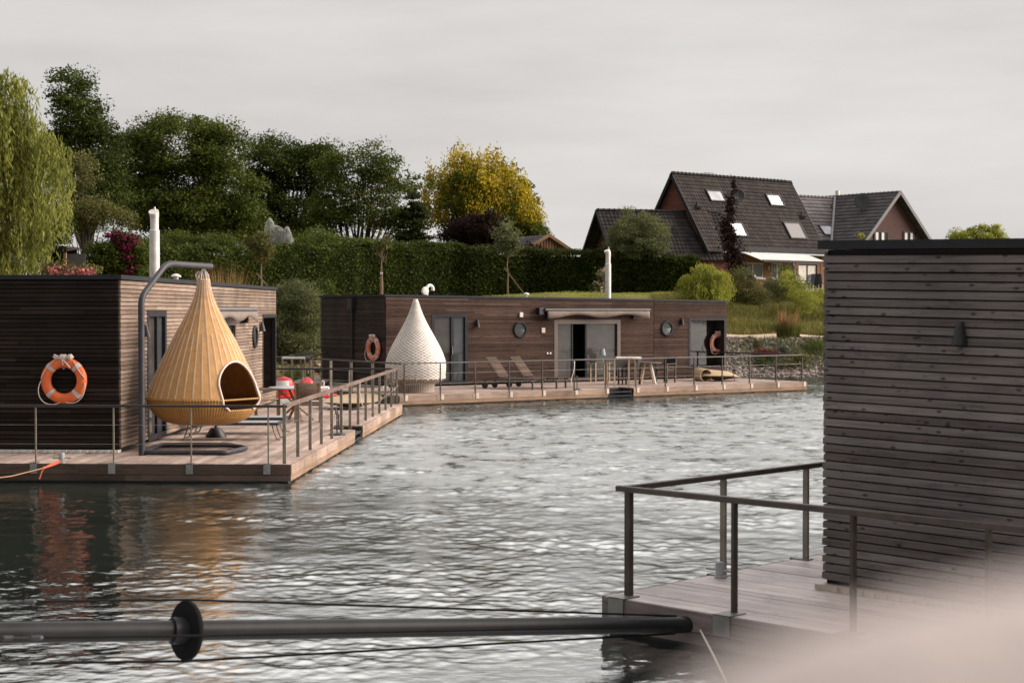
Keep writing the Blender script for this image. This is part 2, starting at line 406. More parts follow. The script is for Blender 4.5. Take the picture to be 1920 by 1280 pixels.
def grassm():
    m, t, b = newmat('grass_ground')
    v = coords(t)
    n1 = noise(t, v, 0.35, 5); n2 = noise(t, v, 3.0, 5, 0.7)
    dry = ramp(t, [(0.2, (0.115, 0.085, 0.03)), (0.5, (0.19, 0.125, 0.055)), (0.8, (0.25, 0.16, 0.075))], n2)
    green = ramp(t, [(0.25, (0.07, 0.075, 0.018)), (0.75, (0.15, 0.15, 0.04))], n2)
    geo = nn(t, 'ShaderNodeNewGeometry'); sx = nn(t, 'ShaderNodeSeparateXYZ'); t.links.new(geo.outputs['Position'], sx.inputs[0])
    zz = ramp(t, [(0.0, (0, 0, 0)), (1.0, (1, 1, 1))])
    mr = nn(t, 'ShaderNodeMapRange'); mr.inputs['From Min'].default_value = 3.0; mr.inputs['From Max'].default_value = 3.5
    t.links.new(sx.outputs[2], mr.inputs['Value'])
    ad = nn(t, 'ShaderNodeMath', operation='MAXIMUM')
    fac = ramp(t, [(0.45, (0, 0, 0)), (0.62, (1, 1, 1))], n1)
    t.links.new(fac, ad.inputs[0]); t.links.new(mr.outputs[0], ad.inputs[1])
    col = mixc(t, dry, green, ad.outputs[0])
    t.links.new(col, b.inputs['Base Color']); b.inputs['Roughness'].default_value = 0.95; b.inputs['Specular IOR Level'].default_value = 0.1
    bump(t, b, n2, 0.6, 0.1)
    return m
M['grass_ground'] = grassm()
tag(raw('ground', np.stack([X.ravel(), Y.ravel(), Z.ravel()], 1), np.stack([ii, ii+1, ii+nx+1, ii+nx], 1), M['grass_ground'], smooth=True), kind='structure')
# gravel path along the bank, a sheet just above the ground
px_ = np.linspace(-45, 60, 140); vs = []
for d in (4.5, 5.0, 5.6, 6.15):
    y = shore(px_) + d/0.86
    vs.append(np.stack([px_, y, terj(px_, y) + 0.03], 1))
vs = np.concatenate(vs); n = 140
q = np.concatenate([np.stack([np.arange(n-1)+k*n, np.arange(n-1)+k*n+1, np.arange(n-1)+(k+1)*n+1, np.arange(n-1)+(k+1)*n], 1) for k in range(3)])
M['gravel'] = plain('gravel', (0.46, 0.33, 0.235), 0.95, bmp=0.5, nscale=4, var=0.2)
tag(raw('path', vs, q, M['gravel']), kind='structure')

# ------------------------------------------------------------------ water: wind ripples as real waves
def wavetile(n, size, seed, wind, lo, hi, slope, spread=0.55, power=3.0):
    r = np.random.default_rng(seed)
    k = np.fft.fftfreq(n, size/n)*2*np.pi
    kx, ky = np.meshgrid(k, k); kk = np.sqrt(kx**2 + ky**2) + 1e-9
    lam = 2*np.pi/kk
    ang = np.arctan2(ky, kx) - wind
    amp = kk**(-power)*np.exp(-(lo/np.maximum(lam, 1e-6))**2)*np.exp(-(lam/hi)**2)*(spread + (1-spread)*np.cos(ang)**2)
    sp = amp*(r.normal(size=(n, n)) + 1j*r.normal(size=(n, n)))
    h = np.real(np.fft.ifft2(sp))
    gx, gy = np.gradient(h, size/n)
    return h*(slope/np.sqrt((gx**2 + gy**2).mean()))
def sampletile(h, size, x, y):
    n = h.shape[0]
    u = (x/size) % 1.0*n; v = (y/size) % 1.0*n
    i0 = np.floor(u).astype(int) % n; j0 = np.floor(v).astype(int) % n
    fu, fv = u - np.floor(u), v - np.floor(v)
    i1, j1 = (i0+1) % n, (j0+1) % n
    return (h[j0, i0]*(1-fu) + h[j0, i1]*fu)*(1-fv) + (h[j1, i0]*(1-fu) + h[j1, i1]*fu)*fv
W1 = wavetile(768, 17.3, 3, 1.25, 0.14, 1.5, 0.034, spread=.75, power=2.1)
W2 = wavetile(768, 11.1, 5, 1.9, 0.07, 0.42, 0.070, spread=.85, power=1.8)
W3 = wavetile(256, 61.0, 8, 1.3, 2.5, 9.0, 1.0, spread=.7, power=1.2); W3 /= W3.std()
def water_h(x, y):
    c, s = math.cos(0.5), math.sin(0.5)
    # sheltered close to the quay and beside the left boat, wind-ruffled out on the open water
    wind = np.clip((y - 13.5 + .9*x)/10, 0, 1); wind = wind*wind*(3 - 2*wind)
    calm = .68 + .85*wind
    gust = np.clip(1.0 + .38*sampletile(W3, 61.0, x, y*1.6), .35, 1.9)
    return calm*(sampletile(W1, 17.3, x, y)*(.5 + .5*gust) + gust*sampletile(W2, 11.1, c*x - s*y, s*x + c*y))
rows = [6.0]
while rows[-1] < 70: rows.append(rows[-1] + max(0.022, min(0.085, rows[-1]**2*0.000185)))
rows = np.array(rows); nc = 900
tt = np.linspace(-0.46, 0.46, nc)
WX = rows[:, None]*tt[None, :]; WY = np.repeat(rows[:, None], nc, 1)
WZ = water_h(WX, WY)
V = np.stack([WX.ravel(), WY.ravel(), WZ.ravel()], 1)
nr = len(rows)
ii = (np.arange(nr-1)[:, None]*nc + np.arange(nc-1)[None, :]).ravel()
F = np.stack([ii, ii+1, ii+nc+1, ii+nc], 1)
b0 = len(V)
far = np.array([[-300, -30, -.03], [300, -30, -.03], [300, 6, -.03], [-300, 6, -.03],
                [-300, 75, -.03], [-2.76, 6, -.03], [-32.4, 70.4, -.03], [2.76, 6, -.03], [32.4, 70.4, -.03], [300, 75, -.03]])
V = np.concatenate([V, far])
F = np.concatenate([F, np.array([[0, 1, 2, 3], [3, 5, 6, 4], [7, 2, 9, 8]]) + b0])
def waterm():
    m, t, b = newmat('lake_water')
    n1 = noise(t, coords(t, (1.0, 1.6, 1.0)), 9.0, 3, 0.6)
    n2 = noise(t, coords(t), 0.15, 2)
    t.links.new(ramp(t, [(0.35, (0.010, 0.013, 0.010)), (0.65, (0.018, 0.026, 0.022))], n2), b.inputs['Base Color'])
    b.inputs['Roughness'].default_value = 0.4; b.inputs['Specular IOR Level'].default_value = 0.0
    bp = nn(t, 'ShaderNodeBump'); bp.inputs['Strength'].default_value = 0.12; bp.inputs['Distance'].default_value = 0.03
    t.links.new(n1, bp.inputs['Height'])
    gl = nn(t, 'ShaderNodeBsdfGlossy')
    gp = nn(t, 'ShaderNodeNewGeometry'); sp = nn(t, 'ShaderNodeSeparateXYZ'); t.links.new(gp.outputs['Position'], sp.inputs[0])
    ax = nn(t, 'ShaderNodeMath', operation='MULTIPLY_ADD'); ax.inputs[1].default_value = 0.9; t.links.new(sp.outputs[0], ax.inputs[0]); t.links.new(sp.outputs[1], ax.inputs[2])
    wr = nn(t, 'ShaderNodeMapRange'); wr.inputs['From Min'].default_value = 14; wr.inputs['From Max'].default_value = 25; wr.inputs['To Min'].default_value = 0.02; wr.inputs['To Max'].default_value = 0.36
    t.links.new(ax.outputs[0], wr.inputs['Value'])                                   # fine ripples roughen the open water
    hl = nn(t, 'ShaderNodeMath', operation='MULTIPLY_ADD'); hl.inputs[1].default_value = 0.725; hl.inputs[2].default_value = 47.25; t.links.new(sp.outputs[0], hl.inputs[0])
    hd_ = nn(t, 'ShaderNodeMath', operation='SUBTRACT'); t.links.new(hl.outputs[0], hd_.inputs[0]); t.links.new(sp.outputs[1], hd_.inputs[1])
    sh_ = nn(t, 'ShaderNodeMapRange'); sh_.inputs['From Min'].default_value = 0.5; sh_.inputs['From Max'].default_value = 8.0; sh_.inputs['To Min'].default_value = 0.40; t.links.new(hd_.outputs[0], sh_.inputs['Value'])   # lee of the far hull
    fl = ramp(t, [(0.34, (.25, .25, .25)), (0.46, (.8, .8, .8)), (0.60, (1, 1, 1))], noise(t, coords(t, (1.0, .62, 1.0)), 1.7, 6, 0.68))
    m1_ = nn(t, 'ShaderNodeMath', operation='MULTIPLY'); t.links.new(wr.outputs[0], m1_.inputs[0]); t.links.new(sh_.outputs[0], m1_.inputs[1])
    m2_ = nn(t, 'ShaderNodeMath', operation='MULTIPLY'); t.links.new(m1_.outputs[0], m2_.inputs[0]); t.links.new(fl, m2_.inputs[1])
    t.links.new(m2_.outputs[0], gl.inputs['Roughness'])
    gl.inputs['Color'].default_value = (0.97, 0.98, 0.97, 1)
    fr = nn(t, 'ShaderNodeFresnel'); fr.inputs['IOR'].default_value = 13.0
    for x in (gl, fr): t.links.new(bp.outputs['Normal'], x.inputs['Normal'])
    ms = nn(t, 'ShaderNodeMixShader'); t.links.new(fr.outputs[0], ms.inputs[0]); t.links.new(b.outputs[0], ms.inputs[1]); t.links.new(gl.outputs[0], ms.inputs[2])
    t.links.new(ms.outputs[0], t.nodes['Material Output'].inputs['Surface'])
    return m
M['water'] = waterm()
tag(raw('water', V, F, M['water'], smooth=True), kind='structure')

# ------------------------------------------------------------------ the houseboats
HLEN, HWID, HH, DZ = 14.1, 4.3, 3.0, 0.30
def subtract(iv, cuts):
    for c0, c1 in cuts:
        nx_ = []
        for a, b in iv:
            if c1 <= a or c0 >= b: nx_.append((a, b)); continue
            if c0 > a: nx_.append((a, c0))
            if c1 < b: nx_.append((c1, b))
        iv = nx_
    return [(a, b) for a, b in iv if b - a > 0.02]
def clad(mb, o, du, n, Lw, z0, z1, pitch, gap, thick, openings=(), seams=(), blen=(1.8, 3.8)):
    """one wall of horizontal boards: o corner, du along, n outward"""
    o, du, n = Vector(o), Vector(du), Vector(n)
    k = 0; z = z0
    while z + pitch <= z1 + 1e-6:
        cuts = [(a, b) for a, b, c, d in openings if z + o.z + pitch - gap > c + .03 and z + o.z < d - .03] + [(s-0.012, s+0.012) for s in seams]
        for a, b in subtract([(0, Lw)], cuts):
            x = a
            while x < b - 1e-6:
                e = min(b, x + random.uniform(*blen))
                if b - e < 0.5: e = b
                j = random.uniform(-0.003, 0.003); ee = e - (0.003 if e < b else 0)
                en = random.uniform(-0.012, 0.012) if e >= Lw - 1e-6 else 0
                st = random.uniform(-0.012, 0.004) if x <= 1e-6 else 0
                p = o + du*(x + st) + Vector((0, 0, z))
                lx = ee + en - x - st
                t0, t1 = thick + j, thick*0.72 + j
                vs = []
                for l in (0, lx):
                    q_ = p + du*l
                    vs += [q_, q_ + n*t0, q_ + n*t0 + Vector((0, 0, (pitch-gap)*0.8)), q_ + n*t1 + Vector((0, 0, pitch-gap)), q_ + Vector((0, 0, pitch-gap))]
                mb.add(vs, [(0, 1, 2, 3, 4), (9, 8, 7, 6, 5)] + [(i, (i+1) % 5 + 0, (i+1) % 5 + 5, i+5) for i in range(5)])
                x = e
        z += pitch
def backing(mb, o, du, n, Lw, z0, z1, openings):
    o, du, n = Vector(o), Vector(du), Vector(n)
    openings = [(a, b, c - o.z, d - o.z) for a, b, c, d in openings]
    zs = sorted({z0, z1} | {z for a, b, c, d in openings for z in (c, d) if z0 < z < z1})
    for c, d in zip(zs[:-1], zs[1:]):
        cuts = [(a, b) for a, b, e, f in openings if e < (c+d)/2 < f]
        for a, b in subtract([(0, Lw)], cuts):
            p = o + du*a + Vector((0, 0, c))
            mb.quad(p, p + du*(b-a), p + du*(b-a) + Vector((0, 0, d-c)), p + Vector((0, 0, d-c)))

def wall_lamp(parent, p, n, s=1.0):
    mb = MB(); p = Vector(p); n = Vector(n); t = Vector((-n.y, n.x, 0))
    for (z0, w0, d0), (z1, w1, d1) in (((-.16, .10, .105), (.10, .052, .06)), ((.10, .052, .06), (.14, .04, .045))):
        z0, w0, d0, z1, w1, d1 = [x*s for x in (z0, w0, d0, z1, w1, d1)]
        vs = []
        for (z, ww, dd) in ((z0, w0, d0), (z1, w1, d1)):
            for k in range(9):
                a = math.pi*k/8
                vs.append(p + t*(math.cos(a)*ww) + n*(math.sin(a)*dd*1.6 + 0.02) + Vector((0, 0, z)))
        mb.add(vs, [(i, i+1, i+10, i+9) for i in range(8)] + [tuple(range(9))[::-1], tuple(range(9, 18)), (8, 0, 9, 17)])
    return mb.build('wall_lamp', M['black'], parent, smooth=True)

def porthole(parent, x, z, r=0.27, y=0.0):
    mb = MB(); n = 40
    prof = [(r*1.0, 0.03), (r*1.0, -.065), (r*.93, -.085), (r*.8, -.085), (r*.74, -.07), (r*.74, 0.03)]
    mb.lathe([(a, -b) for a, b in prof], n, (x, y, z), cap=False, axis='y')
    ring = mb.build('porthole', M['window_frame'], parent, smooth=True)
    g = MB().lathe([(r*.75, 0.0), (r*.4, 0.004), (0.001, 0.006)], n, (x, y - .044, z), cap=False, axis='y')
    g.build('pane', M['glass_blue'], ring, smooth=True)
    return ring

def railing(parent, runs, top_mat, post_mat, wide=False, cables=True, brackets=None, bmat=None, thin=None):
    """runs: list of polylines, each [(x, y), ...] of post places; one handrail over all, posts and wires as its sub-parts"""
    H = 0.90
    hr = MB()
    for run in runs:
        pts = run['pts']
        for a, b in zip(pts[:-1], pts[1:]):
            pass
        p0, p1 = Vector((*pts[0], H)), Vector((*pts[-1], H)); d = (p1-p0).normalized()
        hr.bar(p0 - d*run.get('ext', 0.05), p1 + d*run.get('ext2', 0.05), run.get('w', 0.06), run.get('h', 0.045))
    rail = hr.build('railing', top_mat, parent, bevel=0.008)
    for run in runs:
        pts = run['pts']; d = (Vector(pts[-1]) - Vector(pts[0])).normalized(); nrm = Vector((-d.y, d.x))
        for i, p in enumerate(pts):
            if i in run.get('skip', ()): continue
            big = i in run.get('corner', ())
            wd, tk = (0.055, 0.055) if big else (run.get('pw', 0.06), run.get('pt', 0.022))
            mb = MB()
            a = Vector((*p, -0.02)) - Vector((*(d*tk/2 + nrm*wd/2), 0))
            mb.obox(a, Vector((*(d*tk), 0)), Vector((*(nrm*wd), 0)), (0, 0, H - 0.022 + 0.02))
            mb.build('post', post_mat, rail)
            if run.get('br'):
                s = run['br']; o_ = Vector(p) + nrm*s*0.5
                b = MB(); ww = run.get('bw', 0.11)
                e = run['edge']                                # distance post centre -> deck face
                q_ = Vector(p) + nrm*(s*(e + 0.004)) - d*ww/2
                b.obox(Vector((*q_, -0.155)), Vector((*(d*ww), 0)), Vector((*(nrm*s*0.012), 0)), (0, 0, 0.165))
                q2 = Vector(p) - d*ww/2 - nrm*s*0.05
                b.obox(Vector((*q2, 0.002)), Vector((*(d*ww), 0)), Vector((*(nrm*s*(e + 0.066)), 0)), (0, 0, 0.008))
                b.build('post_bracket', bmat or M['galv'], rail)
        if cables:
            for z in (0.30, 0.60):
                MB().tube([(*pts[0], z), (*pts[-1], z)], 0.0035, 5).build('wire', M['galv'], rail)
    return rail

def houseboat(name_label, loc, ang, walls, deck, deckmats, house_tf=None, roof_fall=0.0):
    rz = math.atan2(ang[1], ang[0])
    root = empty('houseboat', loc, rz, name_label, 'houseboat')
    x0, x1, yf, yb = deck                      # deck outline in the boat's own frame
    tf = house_tf
    # --- shell of the house
    OP = walls['openings']
    fm, em, rm = walls['front'], walls['end'], walls['far']
    seams = [walls['seam']] if walls.get('seam') else []
    mb = MB(tf); clad(mb, (0, 0, 0.09), (1, 0, 0), (0, -1, 0), HLEN, 0, HH - 0.16, 0.0725, 0.013, 0.035, OP, seams)
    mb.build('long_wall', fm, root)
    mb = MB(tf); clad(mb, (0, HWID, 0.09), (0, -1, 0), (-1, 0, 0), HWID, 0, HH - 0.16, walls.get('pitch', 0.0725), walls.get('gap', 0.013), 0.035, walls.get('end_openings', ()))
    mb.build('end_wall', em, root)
    mb = MB(tf); clad(mb, (HLEN, 0, 0.09), (0, 1, 0), (1, 0, 0), HWID, 0, HH - 0.16, 0.0725, 0.013, 0.035)
    clad(mb, (HLEN, HWID, 0.09), (-1, 0, 0), (0, 1, 0), HLEN, 0, HH - 0.16, 0.0725, 0.013, 0.035, blen=(4, 6))
    mb.build('back_wall', rm, root)
    mb = MB(tf)
    backing(mb, (0, 0.012, 0.05), (1, 0, 0), (0, -1, 0), HLEN, 0, HH - 0.13, OP)
    backing(mb, (0.012, HWID, 0.05), (0, -1, 0), (-1, 0, 0), HWID, 0, HH - 0.13, [])
    backing(mb, (HLEN - 0.012, 0, 0.05), (0, 1, 0), (1, 0, 0), HWID, 0, HH - 0.13, [])
    backing(mb, (HLEN, HWID - 0.012, 0.05), (-1, 0, 0), (0, 1, 0), HLEN, 0, HH - 0.13, [])
    mb.build('wall_lining', M['backing'], root)
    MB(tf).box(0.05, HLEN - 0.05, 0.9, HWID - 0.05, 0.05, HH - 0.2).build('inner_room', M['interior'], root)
    # --- roof edge and roof
    mb = MB(tf)
    e, t, h0, h1 = 0.06, 0.05, HH - 0.075, HH
    mb.box(-e, HLEN + e, -e, -e + t, h0, h1); mb.box(-e, HLEN + e, HWID + e - t, HWID + e, h0, h1)
    mb.box(-e, -e + t, -e + t, HWID + e - t, h0, h1); mb.box(HLEN + e - t, HLEN + e, -e + t, HWID + e - t, h0, h1)
    rf = mb.build('roof', walls.get('trim', M['trim']), root)
    MB(tf).box(-e + t, HLEN + e - t, -e + t, HWID + e - t, HH - 0.07, HH - 0.04).build('roof_deck', M['trim_grey'], rf)
    # --- floor beam under the end wall
    mb = MB()
    mb.box(-0.10, 0.10, 0.0, HWID + 0.05, 0.005, 0.05)
    for k in range(int(HWID/0.12)): mb.box(-0.125, -0.10, 0.03 + k*0.12, 0.09 + k*0.12, 0.005, 0.048)
    mb.box(0.02, 0.05, 0.02, HWID, 0.05, 0.12)
    mb.build('base_beam', walls.get('beam', M['offwhite']), root)
    # --- deck boards
    dm, fa, fd, bm = deckmats
    nx0, nx1, nd = walls['notch']
    mb = MB(); wdt = 0.145
    if walls.get('boards') == 'y':
        x = x0
        while x < x1 - 0.02:
            xe = min(x + wdt, x1); yy = yf
            while yy < yb - 0.02:
                ye = min(yb, yy + random.uniform(3, 5)); 
                if yb - ye < .6: ye = yb
                mb.box(x + .004, xe - .004, yy, ye - .003, -0.032 + random.uniform(-.002, .002), random.uniform(-.002, .002)); yy = ye
            x += wdt
    else:
        y = yf
        while y < yb - 0.02:
            ye = min(y + wdt, yb)
            spans = subtract([(x0, x1)], [(nx0, nx1)]) if y < yf + nd else [(x0, x1)]
            for a, b in spans:
                xx = a
                while xx < b - 1e-6:
                    e2 = min(b, xx + random.uniform(2.4, 4.4))
                    if b - e2 < 0.7: e2 = b
                    mb.box(xx, e2 - .003, y + .004, ye - .004, -0.032 + random.uniform(-.002, .002), random.uniform(-.002, .002)); xx = e2
            y += wdt
    dk = mb.build('deck', dm, root)
    mb = MB()
    ins = 0.03
    for a, b in subtract([(x0 + ins, x1 - ins)], [(nx0, nx1)]):
        mb.box(a, b, yf + ins, yf + nd, -0.9, -0.04)
    mb.box(x0 + ins, x1 - ins, yf + nd, yb - ins, -0.9, -0.04)
    mb.build('hull', M['black'], root)
    # fascia: short upper boards, one long lower beam, on the long side; two boards on the end
    for a, b in subtract([(x0, x1)], [(nx0, nx1)]):
        x = a; mb = MB()
        while x < b - 0.02:
            xe = min(b, x + 1.23)
            if b - xe < 0.4: xe = b
            mb.box(x + .004, xe - .009, yf - .03, yf - 0.001, -0.165, -0.004); x = xe
        mb.build('fascia', fa, dk)
        MB().box(a, b, yf - .022, yf + .02, -0.262, -0.168).build('side_beam', bm, dk)
    mb = MB()
    for (z0_, z1_) in ((-0.165, -0.004), (-0.262, -0.172)):
        y = yf - .022
        while y < yb:
            ye = min(yb, y + random.uniform(2.6, 3.8)); mb.box(x0 - .03, x0 - .001, y, ye - .004, z0_, z1_); y = ye
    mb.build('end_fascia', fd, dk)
    mb = MB(); mb.box(x1 + .001, x1 + .03, yf - .022, yb, -0.262, -0.004); mb.box(x0, x1, yb + .001, yb + .03, -0.262, -0.004)
    mb.build('back_fascia', bm, dk)
    # ladder in the boarding notch
    if nd > 0.05:
        mb = MB()
        for xx in (nx0 + .06, nx1 - .06): mb.bar((xx, yf + .05, -0.5), (xx, yf + .05, -0.02), .05, .05)
        for z in (-0.12, -0.24): mb.box(nx0 + .06, nx1 - .06, yf + .0, yf + .1, z - .02, z + .02)
        mb.build('ladder', M['window_frame'], root)
    return root

def facade_parts(root, P, tf=None):
    """doors, round windows, awning, corner window and lamps on the long wall"""
    # glazed door
    a, b, z0, z1 = P['door']
    mb = MB(); f = 0.07
    e = .04
    mb.box(a - e, b + e, -.042, .08, z1 - f, z1 + e); mb.box(a, b, -.042, .08, z0, z0 + 0.10)
    mb.box(a - e, a + f, -.042, .08, z0 + .1, z1 - f); mb.box(b - f, b + e, -.042, .08, z0 + .1, z1 - f)
    m_ = a + (b - a)*0.58
    mb.box(m_ - .05, m_ + .05, -.02, .08, z0 + .1, z1 - f); 
    d = mb.build('glazed_door', M['window_frame'], root)
    MB().box(a + f, m_ - .05, .03, .045, z0 + .1, z1 - f).build('pane', M['glass_grey'], d)
    MB().box(m_ + .05, b - f, .025, .04, z0 + .1, z1 - f).build('pane', M['glass_blue'], d)
    mb = MB(); mb.box(m_ - .03, m_ - .005, -.06, -.02, 1.0, 1.25); mb.build('handle', M['galv'], d)
    for x in P['ports']: porthole(root, x, P['port_z'])
    # sliding glass door with a dark gap standing open
    a, b, z0, z1 = P['slider']
    mb = MB(); f = 0.10
    mb.box(a - e, b + e, -.042, .10, z1 - f, z1 + e); mb.box(a, b, -.042, .10, z0, z0 + .09)
    mb.box(a - e, a + f, -.042, .10, z0 + .09, z1 - f); mb.box(b - f, b + e, -.042, .10, z0 + .09, z1 - f)
    d = mb.build('sliding_door', M['frame_brown'], root)
    W_ = b - a; x1_, x2_, x3_ = a + f, a + W_*0.26, a + W_*0.47
    MB().box(x1_, x2_, .03, .045, z0 + .09, z1 - f).build('pane', M['glass_grey'], d)
    MB().box(x2_, x2_ + .05, .0, .07, z0 + .09, z1 - f).build('sash', M['window_frame'], d)
    mb = MB(); mb.box(x3_, x3_ + .07, .0, .07, z0 + .09, z1 - f); mb.box(x3_ + .07, b - f, .0, .07, z0 + .09, z0 + .16); mb.box(b - f - .05, b - f, .0, .07, z0 + .16, z1 - f)
    mb.build('sash', M['window_frame'], d)
    MB().box(x3_ + .07, b - f - .05, .03, .045, z0 + .16, z1 - f).build('pane', M['glass_grey'], d)
    # retracted awning: cassette, valance with a waved hem, arms
    a, b, za = P['awning']
    mb = MB(); pts = []
    for k in range(9):
        an = math.pi*k/8; pts.append((a, -.20 - .13*math.sin(an), za + .05*math.cos(an)))
    mb.poly(pts + [(a, -.06, za - .05), (a, -.06, za + .05)], (b - a, 0, 0))
    aw = mb.build('awning', M['trim_grey'], root, smooth=True)
    n = 60; vs = []
    for i in range(n+1):
        x = a + .06 + (b - a - .12)*i/n; s = i/n
        z = za - .21 - .05*math.sin(s*math.pi*4.2 + .9) - .035*(abs(s - .5)*2)**6
        y = -.315 - .015*math.sin(s*22)
        vs += [(x, y, za - .04), (x, y - .01, (za - .04 + z)/2), (x, y, z)]
    fs = [(i*3+k, i*3+3+k, i*3+4+k, i*3+1+k) for i in range(n) for k in range(2)]
    v = MB().add(vs, fs).build('valance', M['awning_cloth'], aw, smooth=True)
    so = v.modifiers.new('thick', 'SOLIDIFY'); so.thickness = 0.006
    for xx in (a + .25, b - .6):
        mb = MB(); mb.box(xx - .06, xx + .06, -.2, -.035, za - .30, za - .13); mb.build('arm', M['black'], aw)
    mb = MB(); mb.box(a - .2, a - .03, -.24, -.035, za - .15, za + .07); mb.build('motor_box', M['black'], aw)
    # corner window
    a, b, z0, z1 = P['corner']
    mb = MB(); f = 0.05
    mb.box(a - e, b + e, -.044, .05, z1 - f, z1 + e); mb.box(a - e, b + e, -.044, .05, z0 - e, z0 + f); mb.box(a - e, a + f, -.044, .05, z0 + f, z1 - f); mb.box(b - f, b + e, -.044, .05, z0 + f, z1 - f)
    d = mb.build('corner_window', M['window_frame'], root)
    MB().box(a + .01, b - .01, .44, .46, z0 + .01, z1 - .01).build('pane', M['mirror_glass'], d)
    mb = MB()
    for q_ in ((a - .02, a, .05, .46, z0, z1), (b, b + .02, .05, .46, z0, z1), (a, b, .05, .46, z0 - .02, z0), (a, b, .05, .46, z1, z1 + .02)): mb.box(*q_)
    mb.build('reveal', M['clad_brown_end'], d)
    for (x, z) in P['lamps']: wall_lamp(root, (x, -.035, z), (0, -1, 0), .75)
M['mirror_glass'] = glassm('mirror_glass', (0.02, 0.018, 0.017), 0.03, 0.6)

# where the hulls lie
DKZ = DZ
dL = np.array([0.0383, 1.0]); dL /= np.linalg.norm(dL)
cL = gnd(224, 848.5, DKZ)
dM = np.array([0.827, 0.5626])
fM = gnd(870, 722, DKZ)
fM = np.array([fM[0] - 2.89*dM[0], fM[1] - 2.89*dM[1], DKZ])
dR = np.array([0.698, 0.716])
kR = gnd(1549, 1103, DKZ)                         # its visible back corner
oR = np.array([kR[0] + dR[1]*HWID, kR[1] - dR[0]*HWID, DKZ])
def local(o, d, p): q_ = np.array(p[:2]) - o[:2]; return (q_ @ d, q_ @ np.array([-d[1], d[0]]))
def onwall(o, d, px, py):                         # pixel -> (along, up) on the long wall
    n = np.array([d[1], -d[0], 0]); p = hitp(px, py, o, n); return local(o, d, p)[0], p[2] - DKZ
# ------------------------------------------------------------------ three boats of one model
LDECK = (-1.9, 14.3, -3.23, 5.35); MDECK = (-2.02, 13.85, -4.3, 5.35); RDECK = (-1.6, 14.3, -3.23, 5.44)
OPEN = [(1.70, 2.98, 0.0, 2.36), (6.48, 9.2, 0.0, 2.17), (12.33, 14.02, 0.40, 2.27)]
PARTS = dict(door=(1.70, 2.98, 0.05, 2.36), ports=(5.05, 11.3), port_z=1.77, slider=(6.48, 9.2, 0.05, 2.17), awning=(5.9, 10.35, 2.42), corner=(12.33, 14.02, 0.40, 2.27), lamps=((11.95, 2.02), (1.35, 2.05)))
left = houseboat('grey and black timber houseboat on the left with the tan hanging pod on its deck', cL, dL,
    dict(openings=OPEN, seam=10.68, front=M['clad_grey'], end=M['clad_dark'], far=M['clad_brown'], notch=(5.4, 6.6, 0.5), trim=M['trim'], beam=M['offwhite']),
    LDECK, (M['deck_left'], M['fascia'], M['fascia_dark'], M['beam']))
facade_parts(left, PARTS)
tfm = lambda x, y, z: (x, y, z*(2.9 - 0.0096*x)/3.0)
mid = houseboat('brown timber houseboat across the water with the white pod on its deck', fM, dM,
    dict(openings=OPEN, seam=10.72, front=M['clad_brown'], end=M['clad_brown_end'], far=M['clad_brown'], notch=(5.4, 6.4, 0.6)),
    MDECK, (M['deck_mid'], M['fascia'], M['fascia_dark'], M['beam']), tfm)
facade_parts(mid, dict(PARTS, door=(1.70, 2.98, 0.05, 2.36*.959), slider=(6.48, 9.2, 0.05, 2.17*.944), corner=(12.33, 14.02, .40*.925, 2.27*.925)))
tfr = lambda x, y, z: (x, y, z + 0.021*(y - HWID))
near = houseboat('dark weathered plank houseboat close by on the right, cut off by the picture edge', oR, dR,
    dict(openings=OPEN, front=M['clad_brown'], end=M['clad_near'], far=M['clad_near'], notch=(5.4, 6.4, 0.6), boards='y', pitch=0.0735, gap=0.012, beam=M['bracket_pale']),
    RDECK, (M['deck_near'], M['fascia_near'], M['fascia_near'], M['fascia_near']), tfr)
# fixtures that only one of the boats shows
wall_lamp(near, (-.035, local(oR, dR, hitp(1808, 628, oR, np.array([dR[0], dR[1], 0])))[1], hitp(1808, 628, oR, np.array([dR[0], dR[1], 0]))[2] - DZ + .02), (-1, 0, 0), 0.62)
mb = MB(); mb.cbox((5.08, -.06, 2.26), (.13, .06, .16)); mb.build('wall_box', M['offwhite'], mid, bevel=.01)
mb = MB(); mb.cbox((5.98, -.05, 1.745), (.14, .03, .17)); mb.build('wall_plate', M['bracket_pale'], mid, bevel=.006)
for x in (6.15, 6.27): MB().cbox((x, -.05, .98), (.05, .03, .06)).build('power_socket', M['white'], mid)
mb = MB(); mb.tube([(-.10, 2.0, 0.05), (-.10, 2.0, 2.5)], .045, 10); mb.box(-.2, -.036, 1.85, 2.15, 2.45, 2.78)
mb.build('downpipe', M['black'], mid)
wall_lamp(mid, (3.35, -.035, 2.0), (0, -1, 0), .8)
